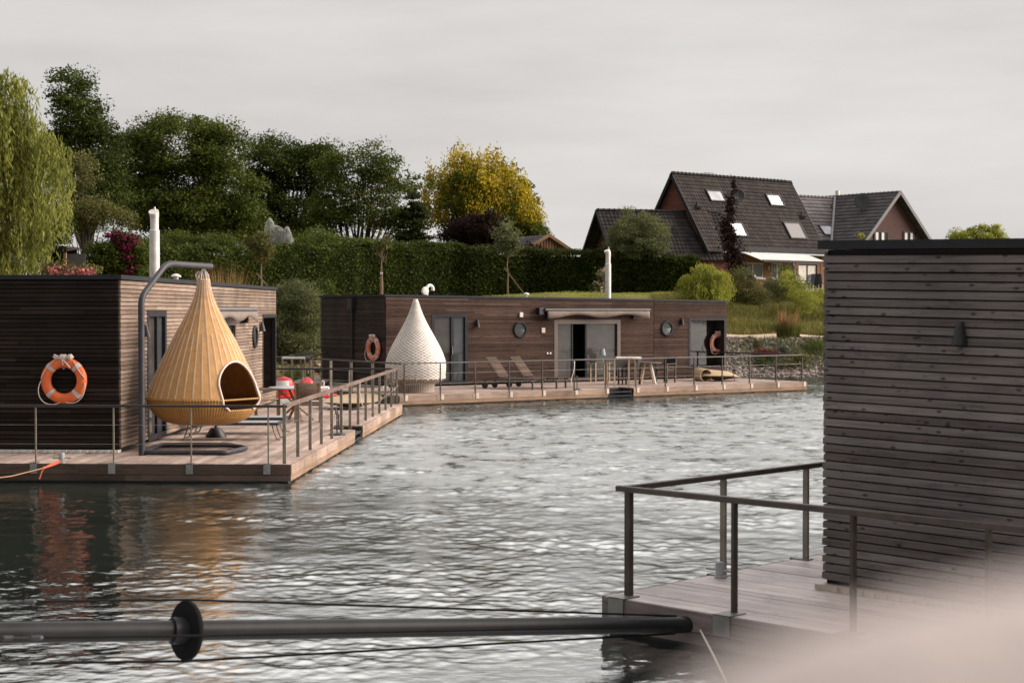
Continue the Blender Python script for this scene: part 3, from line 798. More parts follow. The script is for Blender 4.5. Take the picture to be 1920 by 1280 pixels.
# chimneys and vents on the roofs
def flue(parent, x, y, h, r, ztop=HH):
    mb = MB(); mb.tube([(x, y, ztop - .1), (x, y, ztop + h*.72)], r, 20); f = mb.build('chimney', M['steel'], parent, smooth=True)
    mb = MB(); mb.tube([(x, y, ztop + h*.72), (x, y, ztop + h*.72 + .02), (x, y, ztop + h*.9)], [r*1.04, r*.82, r*.82], 20)
    mb.tube([(x - r*.9, y, ztop + h*.72), (x + r*.9, y, ztop + h*.72)], r*.2, 6)
    mb.build('collar', M['steel'], f, smooth=True)
    mb = MB(); pts = []
    for i in range(6):                         # turning cowl: a tilted half-hood
        a = -0.5 + i*0.36
        pts.append((x + math.cos(a)*r*1.0, y, ztop + h*.93 + math.sin(a)*r*1.1))
    mb.tube([(x + r*.2, y, ztop + h*.88), (x - r*.1, y, ztop + h*.95), (x - r*.55, y, ztop + h*1.0)], [r*.8, r*.95, r*1.02], 14)
    mb.tube([(x + .02, y, ztop + h*.94), (x + .02, y, ztop + h*1.07)], r*.16, 6)
    mb.build('cowl', M['steel'], f, smooth=True)
pl = local(cL, dL, dep(290, 520, 31.3)); flue(left, pl[0], pl[1], 1.33, 0.098)
pm_ = local(fM, dM, dep(1140, 560, 57.0)); flue(mid, pm_[0], pm_[1], 1.72, 0.105, 2.82)
pv = local(cL, dL, dep(330, 520, 31.5))
mb = MB(); mb.tube([(*pv, 2.9), (*pv, 3.06)], .05, 12); mb.lathe([(.10, 3.06), (.10, 3.08), (.04, 3.12), (.001, 3.125)], 16, (*pv, 0))
mb.build('roof_vent', M['offwhite'], left, smooth=True)
pv = local(fM, dM, dep(800, 550, 51.5))
mb = MB(); mb.tube([(*pv, 2.7), (*pv, 3.1)], .05, 12)
arc = [(pv[0] + .12 + .12*math.cos(a), pv[1], 3.08 + .13*math.sin(a)) for a in np.linspace(math.pi, -0.3, 10)]
mb.tube(arc, .05, 12)
v1 = mb.build('roof_vent', M['white'], mid, smooth=True)
mb = MB(); mb.lathe([(.001, -.06), (.11, -.05), (.14, 0), (.11, .05), (.001, .06)], 20, (pv[0] - .12, pv[1] - .1, 3.02), axis='y'); mb.build('vent_cap', M['white'], v1, smooth=True)
pv = local(fM, dM, dep(987, 550, 53.5))
mb = MB(); mb.tube([(*pv, 2.6), (*pv, 2.93)], .03, 8); mb.lathe([(.10, 2.93), (.09, 2.97), (.001, 3.0)], 14, (*pv, 0)); mb.build('roof_vent', M['white'], mid, smooth=True)

# ------------------------------------------------------------------ railings
xs_ = [-1.8 + 1.23*i for i in range(14)]
ysr = [-3.15 + d_ for d_ in (0, .27, 1.49, 2.72, 3.96, 5.2, 6.4, 7.6, 8.4)]
side = dict(pts=[(x, -3.13) for x in xs_], w=.035, h=.075, pw=.054, pt=.024, corner=(), ext=.06, ext2=.06)
railing(left, [side], M['rail_wood'], M['post'], cables=True)
railing(left, [dict(pts=[(-1.82, y) for y in ysr], w=.045, h=.04, pw=.02, pt=.022, skip=(0,), br=1, edge=.112, bw=.11, ext=0.03)], M['rail_dark'], M['post'])
railing(left, [dict(pts=[(14.2, y) for y in (-3.05, -1.9, -.7, .5, 1.7, 2.9, 4.1, 5.25)], w=.05, h=.045)], M['rail_dark'], M['post'])
railing(mid, [dict(pts=[(x, -4.22) for x in [-1.8 + 1.195*i for i in range(14)]], w=.045, h=.036, br=-1, edge=.112, bw=.09, pt=.02, pw=.05)], M['rail_brown'], M['post_dark'], bmat=M['bracket_pale'])
railing(mid, [dict(pts=[(-1.92, y) for y in (-4.22, -2.6, -1.3, 0, 1.3, 2.6, 3.9, 5.2)], w=.05, h=.045, pt=.07, pw=.07, skip=(0,))], M['rail_brown'], M['post'])
railing(mid, [dict(pts=[(13.77, y) for y in (-4.22, -2.9, -1.6, -.3, 1.0, 2.3, 3.6, 5.2)], w=.05, h=.045, skip=(0,), pt=.03)], M['rail_dark'], M['post_dark'])
railing(near, [dict(pts=[(-1.475, 5.28 - 1.09*i) for i in range(8)], w=.055, h=.05, pw=.055, pt=.028, corner=(0,), br=-1, edge=.158, bw=.16, ext=.13)], M['rail_brown'], M['post_dark'], cables=False)
railing(near, [dict(pts=[(-1.40 + 1.32*i, 5.34) for i in range(12)], w=.055, h=.05, pw=.055, pt=.03, skip=(0,), br=1, edge=.134, bw=.1)], M['rail_brown'], M['post'], cables=False)
# bollards, cleats
def bollard(parent, x, y, r=.055, h=.20):
    mb = MB(); mb.lathe([(r*1.25, 0), (r*1.25, .02), (r, .025), (r, h*.85), (r*.85, h*.96), (r*.4, h), (.001, h)], 20, (x, y, 0))
    mb.tube([(x, y - .15, h*.48), (x, y + .15, h*.48)], .012, 8)
    return mb.build('bollard', M['grey_paint'], parent, smooth=True)
q = local(cL, dL, gnd(116, 868, DZ)); bollard(left, q[0], q[1], .048, .17)
bL = q
q = local(oR, dR, gnd(1350, 1083, DZ)); bollard(near, q[0], q[1], .042, .15)
def cleat(parent, q, s=1.0):
    mb = MB(); mb.lathe([(.001, .0), (.16*s, .0), (.16*s, .02), (.05*s, .04), (.001, .04)], 20, (*q, 0.004))
    mb.tube([(q[0], q[1], .02), (q[0], q[1], .42*s)], .014, 8)
    mb.tube([(q[0] + .05*s*math.cos(a), q[1] + .02 , .46*s + .06*s*math.sin(a)) for a in np.linspace(0, 2*math.pi, 12)][:-1], .01, 6, closed=True)
    return mb.build('mooring_eye', M['black'], parent)
cleat(left, local(cL, dL, gnd(632, 815, DZ))); cleat(left, local(cL, dL, gnd(635, 803, DZ)), .7)
cleat(mid, local(fM, dM, gnd(1082, 731, DZ)), .8)

# ------------------------------------------------------------------ life rings
def life_ring(label, loc, n, mat, ropeup=True):
    """n: direction out of the wall, horizontal"""
    rz = math.atan2(n[1], n[0]) + math.pi/2           # local -y faces out
    root = empty('life_ring', loc, rz, label, 'life ring', 'orange life rings on the houseboats')
    Rr, r = .305, .088
    pts = lambda a0, a1, k: [(Rr*math.cos(a), 0, Rr*math.sin(a)) for a in np.linspace(a0, a1, k)]
    ring = MB(); nb, ns = 72, 16; vs, fs = [], []
    for i in range(nb):
        a = 2*math.pi*i/nb
        for k in range(ns):
            b = 2*math.pi*k/ns
            rr = Rr + r*math.cos(b); vs.append((rr*math.cos(a), r*.8*math.sin(b), rr*math.sin(a)))
    fs = [(i*ns+k, ((i+1) % nb)*ns+k, ((i+1) % nb)*ns+(k+1) % ns, i*ns+(k+1) % ns) for i in range(nb) for k in range(ns)]
    ring.add(vs, fs).build('ring', mat, root, smooth=True)
    for a0 in (45, 135, 225, 315):
        tb = MB(); vs = []
        for i in range(7):
            a = R(a0 - 6 + 2*i)
            for k in range(ns):
                b = 2*math.pi*k/ns; rr = Rr + (r+.003)*math.cos(b)
                vs.append((rr*math.cos(a), (r*.8+.003)*math.sin(b), rr*math.sin(a)))
        tb.add(vs, [(i*ns+k, (i+1)*ns+k, (i+1)*ns+(k+1) % ns, i*ns+(k+1) % ns) for i in range(6) for k in range(ns)]).build('reflective_band', M['tape'], root, smooth=True)
    rp_ = MB(); lobes = [(R(112), R(175), -.02), (R(180), R(262), .10), (R(278), R(355), .045), (R(5), R(62), -.035)]
    for a0, a1, sag in lobes:
        l_ = []
        for i in range(15):
            s = i/14; a = a0 + (a1-a0)*s; rr = Rr + r*.75 + sag*math.sin(math.pi*s)
            l_.append((rr*math.cos(a), -.06 - .02*math.sin(math.pi*s), rr*math.sin(a) - .02*math.sin(math.pi*s)))
        rp_.tube(l_, .0085, 6)
    rp_.build('grab_rope', M['rope_pale'], root, smooth=True)
    # coil of line tied to the top
    c = MB(); rg = random.Random(3)
    for k in range(14):
        z0 = Rr + .085 + rg.uniform(-.035, .035); y0 = -.05 + rg.uniform(-.03, .03)
        c.tube([(-.15 + rg.uniform(-.02, .02), y0, z0 + rg.uniform(-.03, .03)), (-.07, y0*.6 - .02, Rr + .085 + (z0 - Rr - .085)*.5), (.05, y0*.6 - .02, Rr + .085 + (z0 - Rr - .085)*.5), (.13 + rg.uniform(-.02, .02), y0, z0 + rg.uniform(-.03, .03))], .012, 6)
    for k in range(7):
        x = -.035 + k*.014
        c.tube([(x, -.05 + .05*math.cos(a), Rr + .085 + .045*math.sin(a)) for a in np.linspace(0, 2*math.pi, 11)][:-1], .009, 6, closed=True)
    c.lathe([(.001, -.05), (.05, -.03), (.055, .01), (.001, .06)], 10, (.13, -.05, Rr + .09), axis='x')
    c.tube([(.0, -.09, Rr + .05), (.06, -.1, Rr), (.11, -.09, Rr - .06), (.13, -.09, Rr - .09)], .012, 6)
    c.tube([(.0, -.09, Rr + .05), (.01, -.1, Rr - .02), (.03, -.1, Rr - .04)], .012, 6)
    c.build('rope_coil', M['rope_pale'], root, smooth=True)
    hk = MB(); hk.box(-.02, .02, -.02, .10, Rr - r - .03, Rr - r + .005); hk.build('hook', M['galv'], root)
    return root
nL = -dL
p = hitp(120, 713, np.array([cL[0], cL[1], 0]) - np.array([*dL, 0])*.11, np.array([*dL, 0]))
life_ring('bright orange life ring hung on the black end wall of the left houseboat', p, nL, M['orange'])
p = hitp(700, 653, np.array([fM[0], fM[1], 0]) - np.array([*dM, 0])*.12, np.array([*dM, 0]))
life_ring('orange life ring seen edge-on by the downpipe of the brown houseboat', p, -dM, M['orange_faded'])
nM = np.array([dM[1], -dM[0]])
p = hitp(1346, 643, np.array([fM[0], fM[1], 0]) - np.array([*nM, 0])*.30, np.array([*nM, 0]))
life_ring('faded pink life ring in the corner window of the brown houseboat', p, nM, M['orange_faded'])

# ------------------------------------------------------------------ hanging pod and its stand
def fillet(pts, r, k=6):
    pts = [Vector(p) for p in pts]; out_ = [pts[0]]
    for a, b, c in zip(pts[:-2], pts[1:-1], pts[2:]):
        u, v = (a-b), (c-b); d = min(r, u.length*.45, v.length*.45); p0, p1 = b + u.normalized()*d, b + v.normalized()*d
        for i in range(k+1):
            s = i/k; out_.append(p0*(1-s)**2 + b*2*s*(1-s) + p1*s*s)
    return out_ + [pts[-1]]
PC = dep(382, 640, 28.0); PC = np.array([PC[0], PC[1], 0])
b0_ = gnd(266, 848, DZ + .05)
st = empty('pod_stand', (b0_[0], b0_[1], DZ), 0, 'anthracite tubular gallows stand with a flat ring foot carrying the tan pod', 'stand')
off = Vector((b0_[0], b0_[1], DZ))
mb = MB()
loop = [Vector(gnd(*q_, DZ + .05)) - off for q_ in ((268, 848), (424, 848), (463, 840), (430, 834), (300, 834))]
def closed_fillet(pts, r):
    pts = pts + pts[:2]; return fillet([(pts[0]+pts[1])/2] + pts[1:-1] + [(pts[0]+pts[1])/2], r)[:-1]
mb.tube(closed_fillet(loop, .12), .042, 12, closed=True)
mb.build('foot', M['anthracite'], st, smooth=True)
top = [Vector((0, 0, .0)), Vector((0, 0, 2.62)), Vector(dep(312, 494, 27.2)) - off, Vector((PC[0] + .14, PC[1], dep(395, 499.5, 28.0)[2])) - off]
MB().tube(fillet(top, .15, 8), .052, 14).build('mast', M['anthracite'], st, smooth=True)
mb = MB(); mb.tube([Vector((PC[0], PC[1], 3.33)) - off, Vector((PC[0], PC[1], 3.46)) - off], .02, 8); mb.build('hanger', M['galv'], st)

ZB = 0.72                                    # height of the pod's underside
pod = empty('hanging_pod', (PC[0], PC[1], ZB), 0, 'tan woven teardrop pod with an arched doorway hanging over the left deck', 'hanging chair')
PROF = [(.48, 0), (.62, .03), (.72, .07), (.80, .125), (.88, .21), (.94, .30), (.975, .38), (.992, .44)]
PROFU = [(.99, .46), (.945, .58), (.875, .77), (.81, .92), (.745, 1.05), (.675, 1.20), (.605, 1.34), (.53, 1.49), (.46, 1.62), (.38, 1.76), (.307, 1.9), (.235, 2.04), (.172, 2.19), (.128, 2.34), (.105, 2.47), (.10, 2.54)]
def prof_r(P, z): return float(np.interp(z, [b for a, b in P], [a for a, b in P]))
TC, TW = R(57), R(30)                         # doorway: middle and half width, from the camera side towards the right
DZ0, DZ1, DZ2 = .27, .70, 1.10                # sill, spring of the arch, crown
def halfw(z):
    if z < DZ0 or z > DZ2: return -1
    if z < DZ1: return TW*(0.86 + .14*(z - DZ0)/(DZ1 - DZ0)) if z > .36 else TW*(.62 + .24*(z-DZ0)/.09)
    return TW*math.sqrt(max(0, 1 - ((z - DZ1)/(DZ2 - DZ1))**2))
def pang(a): return a - math.pi/2             # 0 = towards the camera (-y), positive to +x
def podgrid(P, zs, name, mat, cutz=True):
    nA = 240; vs, fs = [], []
    for z in zs:
        r = prof_r(P, z)
        for k in range(nA):
            a = pang(2*math.pi*k/nA); vs.append((r*math.cos(a), r*math.sin(a), z))
    for i in range(len(zs)-1):
        zm = (zs[i]+zs[i+1])/2; hw = halfw(zm)
        for k in range(nA):
            a = 2*math.pi*(k+.5)/nA
            if abs(a - TC) < hw: continue
            fs.append((i*nA+k, i*nA+(k+1) % nA, (i+1)*nA+(k+1) % nA, (i+1)*nA+k))
    o = MB().add(vs, fs).build(name, mat, pod, smooth=True)
    so = o.modifiers.new('thick', 'SOLIDIFY'); so.thickness = .03; so.offset = -1
    return o
shell = podgrid(PROFU, list(np.linspace(.46, 2.54, 120)), 'shell', M['wicker_tan'])
bz = [b for a, b in PROF]
bowl = podgrid(PROF, list(np.unique(np.concatenate([np.linspace(0, .44, 34), bz]))), 'bowl', M['wicker_bowl'])
MB().lathe([(.001, .0), (.25, -.012), (.48, .0)], 60, cap=False).build('bowl_floor', M['wicker_bowl'], bowl, smooth=True)
MB().tube([(.994*math.cos(a), .994*math.sin(a), .45) for a in np.linspace(0, 2*math.pi, 100)[:-1] if abs(((a + math.pi/2 + math.pi) % (2*math.pi) - math.pi) - TC) > TW*.9], .016, 8).build('rim_band', M['wicker_bowl'], pod, smooth=True)
# doorway edge
edge = []
for s in np.linspace(0, 1, 46):
    z = DZ0 + (DZ2 - DZ0)*math.sin(s*math.pi/2) if True else 0
    edge.append((z, max(0, halfw(min(z, DZ2 - 1e-6)))))
def onpod(a, z, o=0.0):
    r = prof_r(PROF if z < .45 else PROFU, z) + o; an = pang(a); return (r*math.cos(an), r*math.sin(an), z)
path = [onpod(TC - h, z, .006) for z, h in edge] + [onpod(TC + h, z, .006) for z, h in edge[::-1]]
MB().tube(path, .019, 10).build('doorway_edge', M['rope_pale'], pod, smooth=True)
# corded ribs with stitches
ribs = MB(); M['cord'] = plain('cord', (0.74, 0.62, 0.50), 0.75)
for k in range(40):
    a = 2*math.pi*k/40
    zs = [z for z in np.arange(.49, 2.5, .034) if not (abs(((a - TC + math.pi) % (2*math.pi)) - math.pi) < halfw(z) + .05)]
    for i, z in enumerate(zs):
        if z > 1.55 and k % 2: continue
        p0, p1 = Vector(onpod(a, z, .006)), Vector(onpod(a, z + .020, .006))
        rr = prof_r(PROFU, z); da = .016/rr
        q0, q1 = Vector(onpod(a - da, z + .004, .004)), Vector(onpod(a + da*.4, z + .018, .010))
        ribs.bar(q0, q1, .012, .010); ribs.bar(p0, p1, .012, .010)
ribs.build('cord_ribs', M['cord'], pod)
mb = MB()
for k in range(7):
    a = 2*math.pi*k/7
    mb.tube([(.10*math.cos(a), .10*math.sin(a), 2.50), (.085*math.cos(a), .085*math.sin(a), 2.60), (.015*math.cos(a), .015*math.sin(a), 2.70)], .012, 6)
for k in range(2): mb.tube([(-.1, -.06, 2.5), (-.13 + .02*k, -.07, 2.6), (-.08, -.05, 2.66), (-.02, -.02, 2.62)], .010, 6)
mb.build('hanging_rope', M['rope_pale'], pod, smooth=True)
mb = MB(); mb.lathe([(.001, .06), (.45, .05), (.66, .09), (.70, .16), (.62, .22), (.001, .24)], 40); mb.build('seat_cushion', M['sling'], pod, smooth=True)

# white pod on its pedestal
q = gnd(779, 737.5, DZ); ZW = q[1] + .75
WC = dep(779.5, 700, ZW)
wp = empty('covered_pod', (WC[0], WC[1], DZ), 0, 'white woven teardrop pod standing on a wicker pedestal', 'hanging chair')
sc_ = ZW/3000*1.0
def wprof(px2z): return px2z
K = ZW/3000/4.57
z0w = 2.4*0; rows_ = [(945, 252), (923, 256), (878, 260), (833, 260), (800, 255), (743, 236), (687, 211), (631, 181), (575, 150), (519, 118), (463, 89), (407, 63), (351, 42), (320, 32), (304, 28)]
zf = lambda cy: 2.7 - (500 + cy/4.57 - 582)*ZW/3000 - DZ
MB().lathe([(r*K, zf(c)) for c, r in rows_], 72, cap=False).build('shell', M['wicker_white'], wp, smooth=True)
MB().lathe([(.001, zf(276)), (19*K, zf(278)), (20*K, zf(290)), (28*K, zf(305))], 24, cap=False).build('cap', M['offwhite'], wp, smooth=True)
# scalloped hem and bowl under it
mb = MB(); n = 90; vs = []
for k in range(n):
    a = 2*math.pi*k/n; rr = 256*K + .004
    for j, zz in enumerate((zf(935), zf(952) - .02*abs(math.sin(k*.7)) - .015*math.sin(k*2.3))): vs.append((rr*math.cos(a)*(1 if j == 0 else .995), rr*math.sin(a)*(1 if j == 0 else .995), zz))
mb.add(vs, [(k*2, ((k+1) % n)*2, ((k+1) % n)*2+1, k*2+1) for k in range(n)]).build('hem', M['wicker_white'], wp, smooth=True)
bl_ = MB().lathe([(252*K, zf(938)), (245*K, zf(962)), (225*K, zf(980)), (190*K, zf(994)), (164*K, zf(1002))], 72, cap=False).build('bowl', M['wicker_grey'], wp, smooth=True)
MB().lathe([(163*K, zf(1000)), (160*K, zf(1040)), (161*K, .02), (166*K, 0.005)], 72, cap=False).build('pedestal', M['wicker_grey'], wp, smooth=True)

# ------------------------------------------------------------------ things on the left deck
def flat_lounger(label, px_c, py, Z, ln=1.78):
    c = gnd(px_c, py, DZ)
    o = empty('sun_lounger', c, .02, label, 'sun lounger', 'low grey sun loungers beneath the tan pod')
    mb = MB()
    for y in (-.31, .31): mb.bar((-ln/2, y, .30), (ln/2, y, .30), .04, .05)
    for x in (-ln/2 + .02, ln/2 - .02): mb.bar((x, -.29, .30), (x, .29, .30), .04, .05)
    mb.build('frame', M['anthracite'], o)
    mb = MB(); mb.box(-ln/2 + .05, ln/2 - .05, -.29, .29, .315, .33); mb.build('seat', M['grey_paint'], o)
    for x, s in ((-ln/2 + .12, -1), (ln/2 - .12, 1)):
        for y in (-.27, .27):
            mb = MB(); mb.tube([(x, y, .29), (x + s*.05, y, .12), (x + s*.09, y, .02), (x + s*.15, y, .012)], .013, 8); mb.build('leg', M['post'], o, smooth=True)
    return o
flat_lounger('grey metal sun lounger beneath the tan pod, the one nearer the water', 436, 823, 30)
flat_lounger('grey metal sun lounger farther back, half hidden by the tan pod', 452, 812, 31.6)
c = gnd(405, 819, DZ)
pb = empty('parasol_base', c, 0, 'black cone shaped parasol base on the boards under the tan pod', 'parasol base')
MB().lathe([(.20, 0), (.20, .02), (.13, .13), (.10, .175), (.001, .18)], 28).build('cone', M['black'], pb, smooth=True)
MB().tube([(0, 0, .17), (0, 0, .27)], .03, 12).build('socket', M['anthracite'], pb)

def teak_chair(label, loc, rz, fab):
    """sits facing local +y"""
    o = empty('garden_chair', loc, rz, label, 'chair', 'teak garden chairs round the table on the left deck')
    for x in (-.26, .26):
        MB().bar((x, .25, 0), (x, .25, .64), .04, .045).build('leg', M['teak'], o)
        MB().bar((x, -.24, 0), (x, -.29, .86), .04, .045).build('leg', M['teak'], o)
        MB().bar((x, -.29, .65), (x, .29, .66), .05, .025).build('armrest', M['teak'], o)
    MB().box(-.24, .24, .21, .25, .38, .42).build('seat_rail', M['teak'], o); MB().box(-.24, .24, -.25, -.21, .36, .40).build('seat_rail', M['teak'], o)
    mb = MB(); vs = []
    for i in range(9):
        s = i/8; x = -.25 + .5*s; d = .03*math.sin(math.pi*s); vs += [(x, -.275 - d, .48), (x, -.292 - d, .85)]
    mb.add(vs, [(2*i, 2*i+2, 2*i+3, 2*i+1) for i in range(8)])
    b = mb.build('backrest', fab, o, smooth=True); so = b.modifiers.new('thick', 'SOLIDIFY'); so.thickness = .012
    mb = MB(); mb.box(-.24, .24, -.24, .25, .415, .43); mb.build('seat', fab, o)
    return o
tp = dep(554, 728, 34.9)
tb = empty('garden_table', (tp[0], tp[1], DZ), .3, 'round grey topped table on crossed legs on the left deck', 'table')
MB().lathe([(.001, .70), (.57, .70), (.585, .71), (.585, .725), (.57, .735), (.001, .735)], 48).build('tabletop', M['tabletop'], tb, smooth=True)
for a in (0.2, 0.2 + math.pi):
    c_, s_ = math.cos(a), math.sin(a)
    MB().bar((-.42*c_, -.42*s_, 0), (.42*c_, .42*s_, .70), .05, .03).build('leg', M['teak'], tb)
    MB().bar((-.42*-s_, -.42*c_, 0), (.42*-s_, .42*c_, .70), .05, .03).build('leg', M['teak'], tb)
M['slatback'] = wood('slatback', [(0.17, 0.12, 0.085), (0.2, 0.14, 0.1), (0.22, 0.155, 0.11), (0.24, 0.17, 0.12)], grain=(2, 2, 20), knot=0)
c = gnd(574, 792, DZ); teak_chair('teak garden chair with its slatted back turned to us, by the round table', (c[0], c[1] + .25, DZ), .12, M['slatback'])
c = gnd(494, 785, DZ); teak_chair('teak chair with a pale sling, next to the tan pod doorway', (c[0] + .05, c[1] + .2, DZ), -1.35, M['sling'])

# island bed: a shallow woven dish with a padded top
def dish(name, label, loc, rz, a_, b_, h, hump, grp, dome=.05):
    o = empty(name, loc, rz, label, 'lounger', grp)
    nA, nR = 56, 10; vs = []; vt = []
    for j in range(nR+1):
        s = j/nR
        for k in range(nA):
            an = 2*math.pi*k/nA; x, y = a_*s*math.cos(an), b_*s*math.sin(an)
            lip = hump(x/a_, y/b_)
            vt.append((x, y, h*.62 + lip*s**1.2 + (1 - s*s)*dome))
            vs.append((x*(.55 + .45*s), y*(.55 + .45*s), .015 + (h*.60 + lip)*s**2.2 if j else .015))
    fs = [(j*nA+k, j*nA+(k+1) % nA, (j+1)*nA+(k+1) % nA, (j+1)*nA+k) for j in range(nR) for k in range(nA)]
    MB().add(vt, fs).build('cover', M['lounge_tan'], o, smooth=True)
    MB().add(vs, [f[::-1] for f in fs]).build('base', M['lounge_under'], o, smooth=True)
    return o
c = gnd(655, 768, DZ)
dish('island_bed', 'low tan island bed on the far part of the left deck', (c[0], c[1] + .55, DZ), 0, .76, .72, .26, lambda x, y: .15*max(0, x*.35 + y*.8 + .35)**1.2, 'tan island beds on the decks', .05)
c = gnd(1350, 715, DZ)
ib = dish('island_bed', 'tan island bed with a rolled hood by the corner window', (c[0], c[1] + .5, DZ), .3, .78, .6, .30, lambda x, y: .16*max(0, .3 - x*.3 + y*.8) - .10*max(0, x)**2, 'tan island beds on the decks', .16)
mb = MB(); pts = []
for k in range(13):
    an = R(20) + R(320)*k/12; pts.append((-.60 + .2*math.cos(an), .2*math.sin(an)))
vs = []
for (x, z) in pts: vs += [(x, -.35, .2 + z), (x, .35, .22 + z)]
hb = mb.add(vs, [(2*i, 2*i+2, 2*i+3, 2*i+1) for i in range(12)]).build('hood', M['lounge_tan'], ib, smooth=True); so = hb.modifiers.new('thick', 'SOLIDIFY'); so.thickness = .03
MB().bar((.33, -.5, .28), (.37, -.56, .0), .05, .01).build('strap', M['lounge_tan'], ib)

# red pedal boat moored beyond the left deck
pb_ = dep(570, 760, 45.2)
pd = empty('pedal_boat', (pb_[0], pb_[1], 0.0), .12, 'red and white pedal boat with two bucket seats moored behind the left deck', 'pedal boat')
for y in (-.45, .45):
    mb = MB(); vs = []
    secs = [(-1.0, .10, .10), (-.8, .2, .22), (.6, .2, .24), (.95, .14, .2), (1.12, .03, .08)]
    for (x, ww, hh) in secs:
        for k in range(10):
            an = 2*math.pi*k/10; vs.append((x, y + ww*math.cos(an), .10 + hh*math.sin(an)))
    mb.add(vs, [(i*10+k, i*10+(k+1) % 10, (i+1)*10+(k+1) % 10, (i+1)*10+k) for i in range(4) for k in range(10)] + [tuple(range(10))[::-1], tuple(range(40, 50))])
    mb.build('float', M['white'], pd, smooth=True)
mb = MB(); mb.box(-.95, .95, -.6, .6, .20, .33); mb.build('hull_deck', M['red'], pd, bevel=.05)
def bucket(x, y, hgt, panel):
    mb = MB(); n = 14; vs = []
    for i in range(n+1):
        s = i/n; an = math.pi*s
        for (d, z, k) in ((0, .30, 1.0), (.03, .30 + hgt*.5, 1.0), (.08, .30 + hgt*(.62 + .38*math.sin(an)), .9)):
            vs.append((x - d + .10*math.sin(an)*-1, y + .36*math.cos(an)*k, z))
    fs = [(i*3+j, i*3+3+j, i*3+4+j, i*3+1+j) for i in range(n) for j in range(2)]
    b = mb.add(vs, fs).build('seat_back', M['red'], pd, smooth=True); so = b.modifiers.new('thick', 'SOLIDIFY'); so.thickness = .09; so.offset = 0
    MB().box(x - .05, x + .35, y - .34, y + .34, .32, .46).build('seat', M['red'], pd, bevel=.05)
    return b
pdt = [dep(530, 709, 45.0), dep(578, 712, 45.6)]
for (ex, w_, zt, white) in (((531, 45.0), .25, .85, True), ((578, 45.6), .24, .80, False)):
    c_ = dep(ex[0], 735, ex[1]); lx, ly = c_[0] - pb_[0], c_[1] - pb_[1]
    mb = MB(); nA = 22; vs = []
    for s in np.linspace(0, 1, 10):
        zz = .30 + (zt - .30)*s; k = max(0.0, 1 - max(0, (s - .2)/.8)**(5 if white else 2.2))**.5
        for q_ in range(nA):
            an = 2*math.pi*q_/nA; vs.append((lx + (w_*1.08*k + .004)*math.cos(an), ly + (w_*.8*k + .004)*math.sin(an), zz))
    mb.add(vs, [(i*nA+k, i*nA+(k+1) % nA, (i+1)*nA+(k+1) % nA, (i+1)*nA+k) for i in range(9) for k in range(nA)])
    b = mb.build('bucket_seat', M['red'], pd, smooth=True)
    if white:
        mb = MB(); vs = []
        for i in range(9):
            an = R(-140) + R(84)*i/8
            for s in (.36, .5, .66, .80):
                zz = .30 + (zt - .30)*s; k = max(0.0, 1 - max(0, (s - .2)/.8)**(5 if white else 2.2))**.5
                vs.append((lx + (w_*1.08*k + .015)*math.cos(an), ly + (w_*.8*k + .015)*math.sin(an), zz))
        mb.add(vs, [(i*4+j, i*4+4+j, i*4+5+j, i*4+1+j) for i in range(8) for j in range(3)])
        mb.build('white_panel', M['white'], b, smooth=True)
    else:
        for an in (R(-110), R(-95), R(-80)):
            MB().tube([(lx + w_*1.08*k_*math.cos(an), ly + w_*.8*k_*math.sin(an) - .01, .30 + (zt-.30)*s_) for s_, k_ in ((.3, 1.0), (.6, .9), (.85, .55))], .012, 6).build('seat_rib', M['red'], b)
MB().box(.42, .72, -.3, .3, .33, .55).build('console', M['white'], pd, bevel=.04)
MB().tube([(.55, 0, .55), (.57, 0, .68), (.50, 0, .72)], .016, 8).build('steering_lever', M['white'], pd)

# gangway with a pale rail between the boats
g0 = dep(567, 690, 49.5); gw = empty('gangway', (g0[0], g0[1], 0.35), .0, 'grey gangway with a pale handrail in the gap between two houseboats', 'gangway')
mb = MB(); mb.box(-.55, .55, -2.2, 5.2, .0, .08); mb.build('walkway', M['deck_mid'], gw)
for x in (-.33, .33):
    for y in (-2, 0, 2.2, 4.6): MB().bar((x, y, .08), (x, y, .92), .045, .045).build('post', M['post'], gw)
MB().bar((-.34, -2, .95), (.34, -2, .95), .05, .06).build('end_rail', M['white'], gw)
for x in (-.33, .33): MB().bar((x, -2, .95), (x, 4.7, .95), .04, .04).build('handrail', M['rail_dark'], gw)

# ropes on the left boat
bw = np.array([cL[0] + bL[0]*dL[0] - bL[1]*dL[1], cL[1] + bL[0]*dL[1] + bL[1]*dL[0], DZ])
rpz = empty('mooring_rope', bw, 0, 'orange mooring rope tied to the grey bollard and running off to the left', 'rope')
knot = dep(82, 877, bw[1] - .30); endp = dep(-40, 900, bw[1] - 1.2)
mb = MB()
k_ = Vector(knot) - Vector(bw); e_ = Vector(endp) - Vector(bw)
for j in range(4):
    o_ = Vector((0, 0, .012*(j - 1.5)))
    mb.tube([Vector((.05, .02*j, .035)) + o_*.3, Vector((-.02, -.06, .03)) + o_, k_*.55 + Vector((0, 0, .02)) + o_, k_ + o_*.3], .007, 6)
mb.tube([k_, k_ + Vector((-.03, 0, -.06)), k_ + Vector((-.07, 0, -.17))], .010, 6)
mb.lathe([(.001, -.03), (.022, 0), (.001, .03)], 10, tuple(k_))
mb.build('knotted_end', M['rope_orange'], rpz, smooth=True)
MB().tube([k_, (k_ + e_)/2 + Vector((0, 0, -.03)), e_], .008, 6).build('line', M['rope_tan'], rpz, smooth=True)
def tworld(o, d, x, y, z): return Vector((o[0] + x*d[0] - y*d[1], o[1] + x*d[1] + y*d[0], o[2] + z))
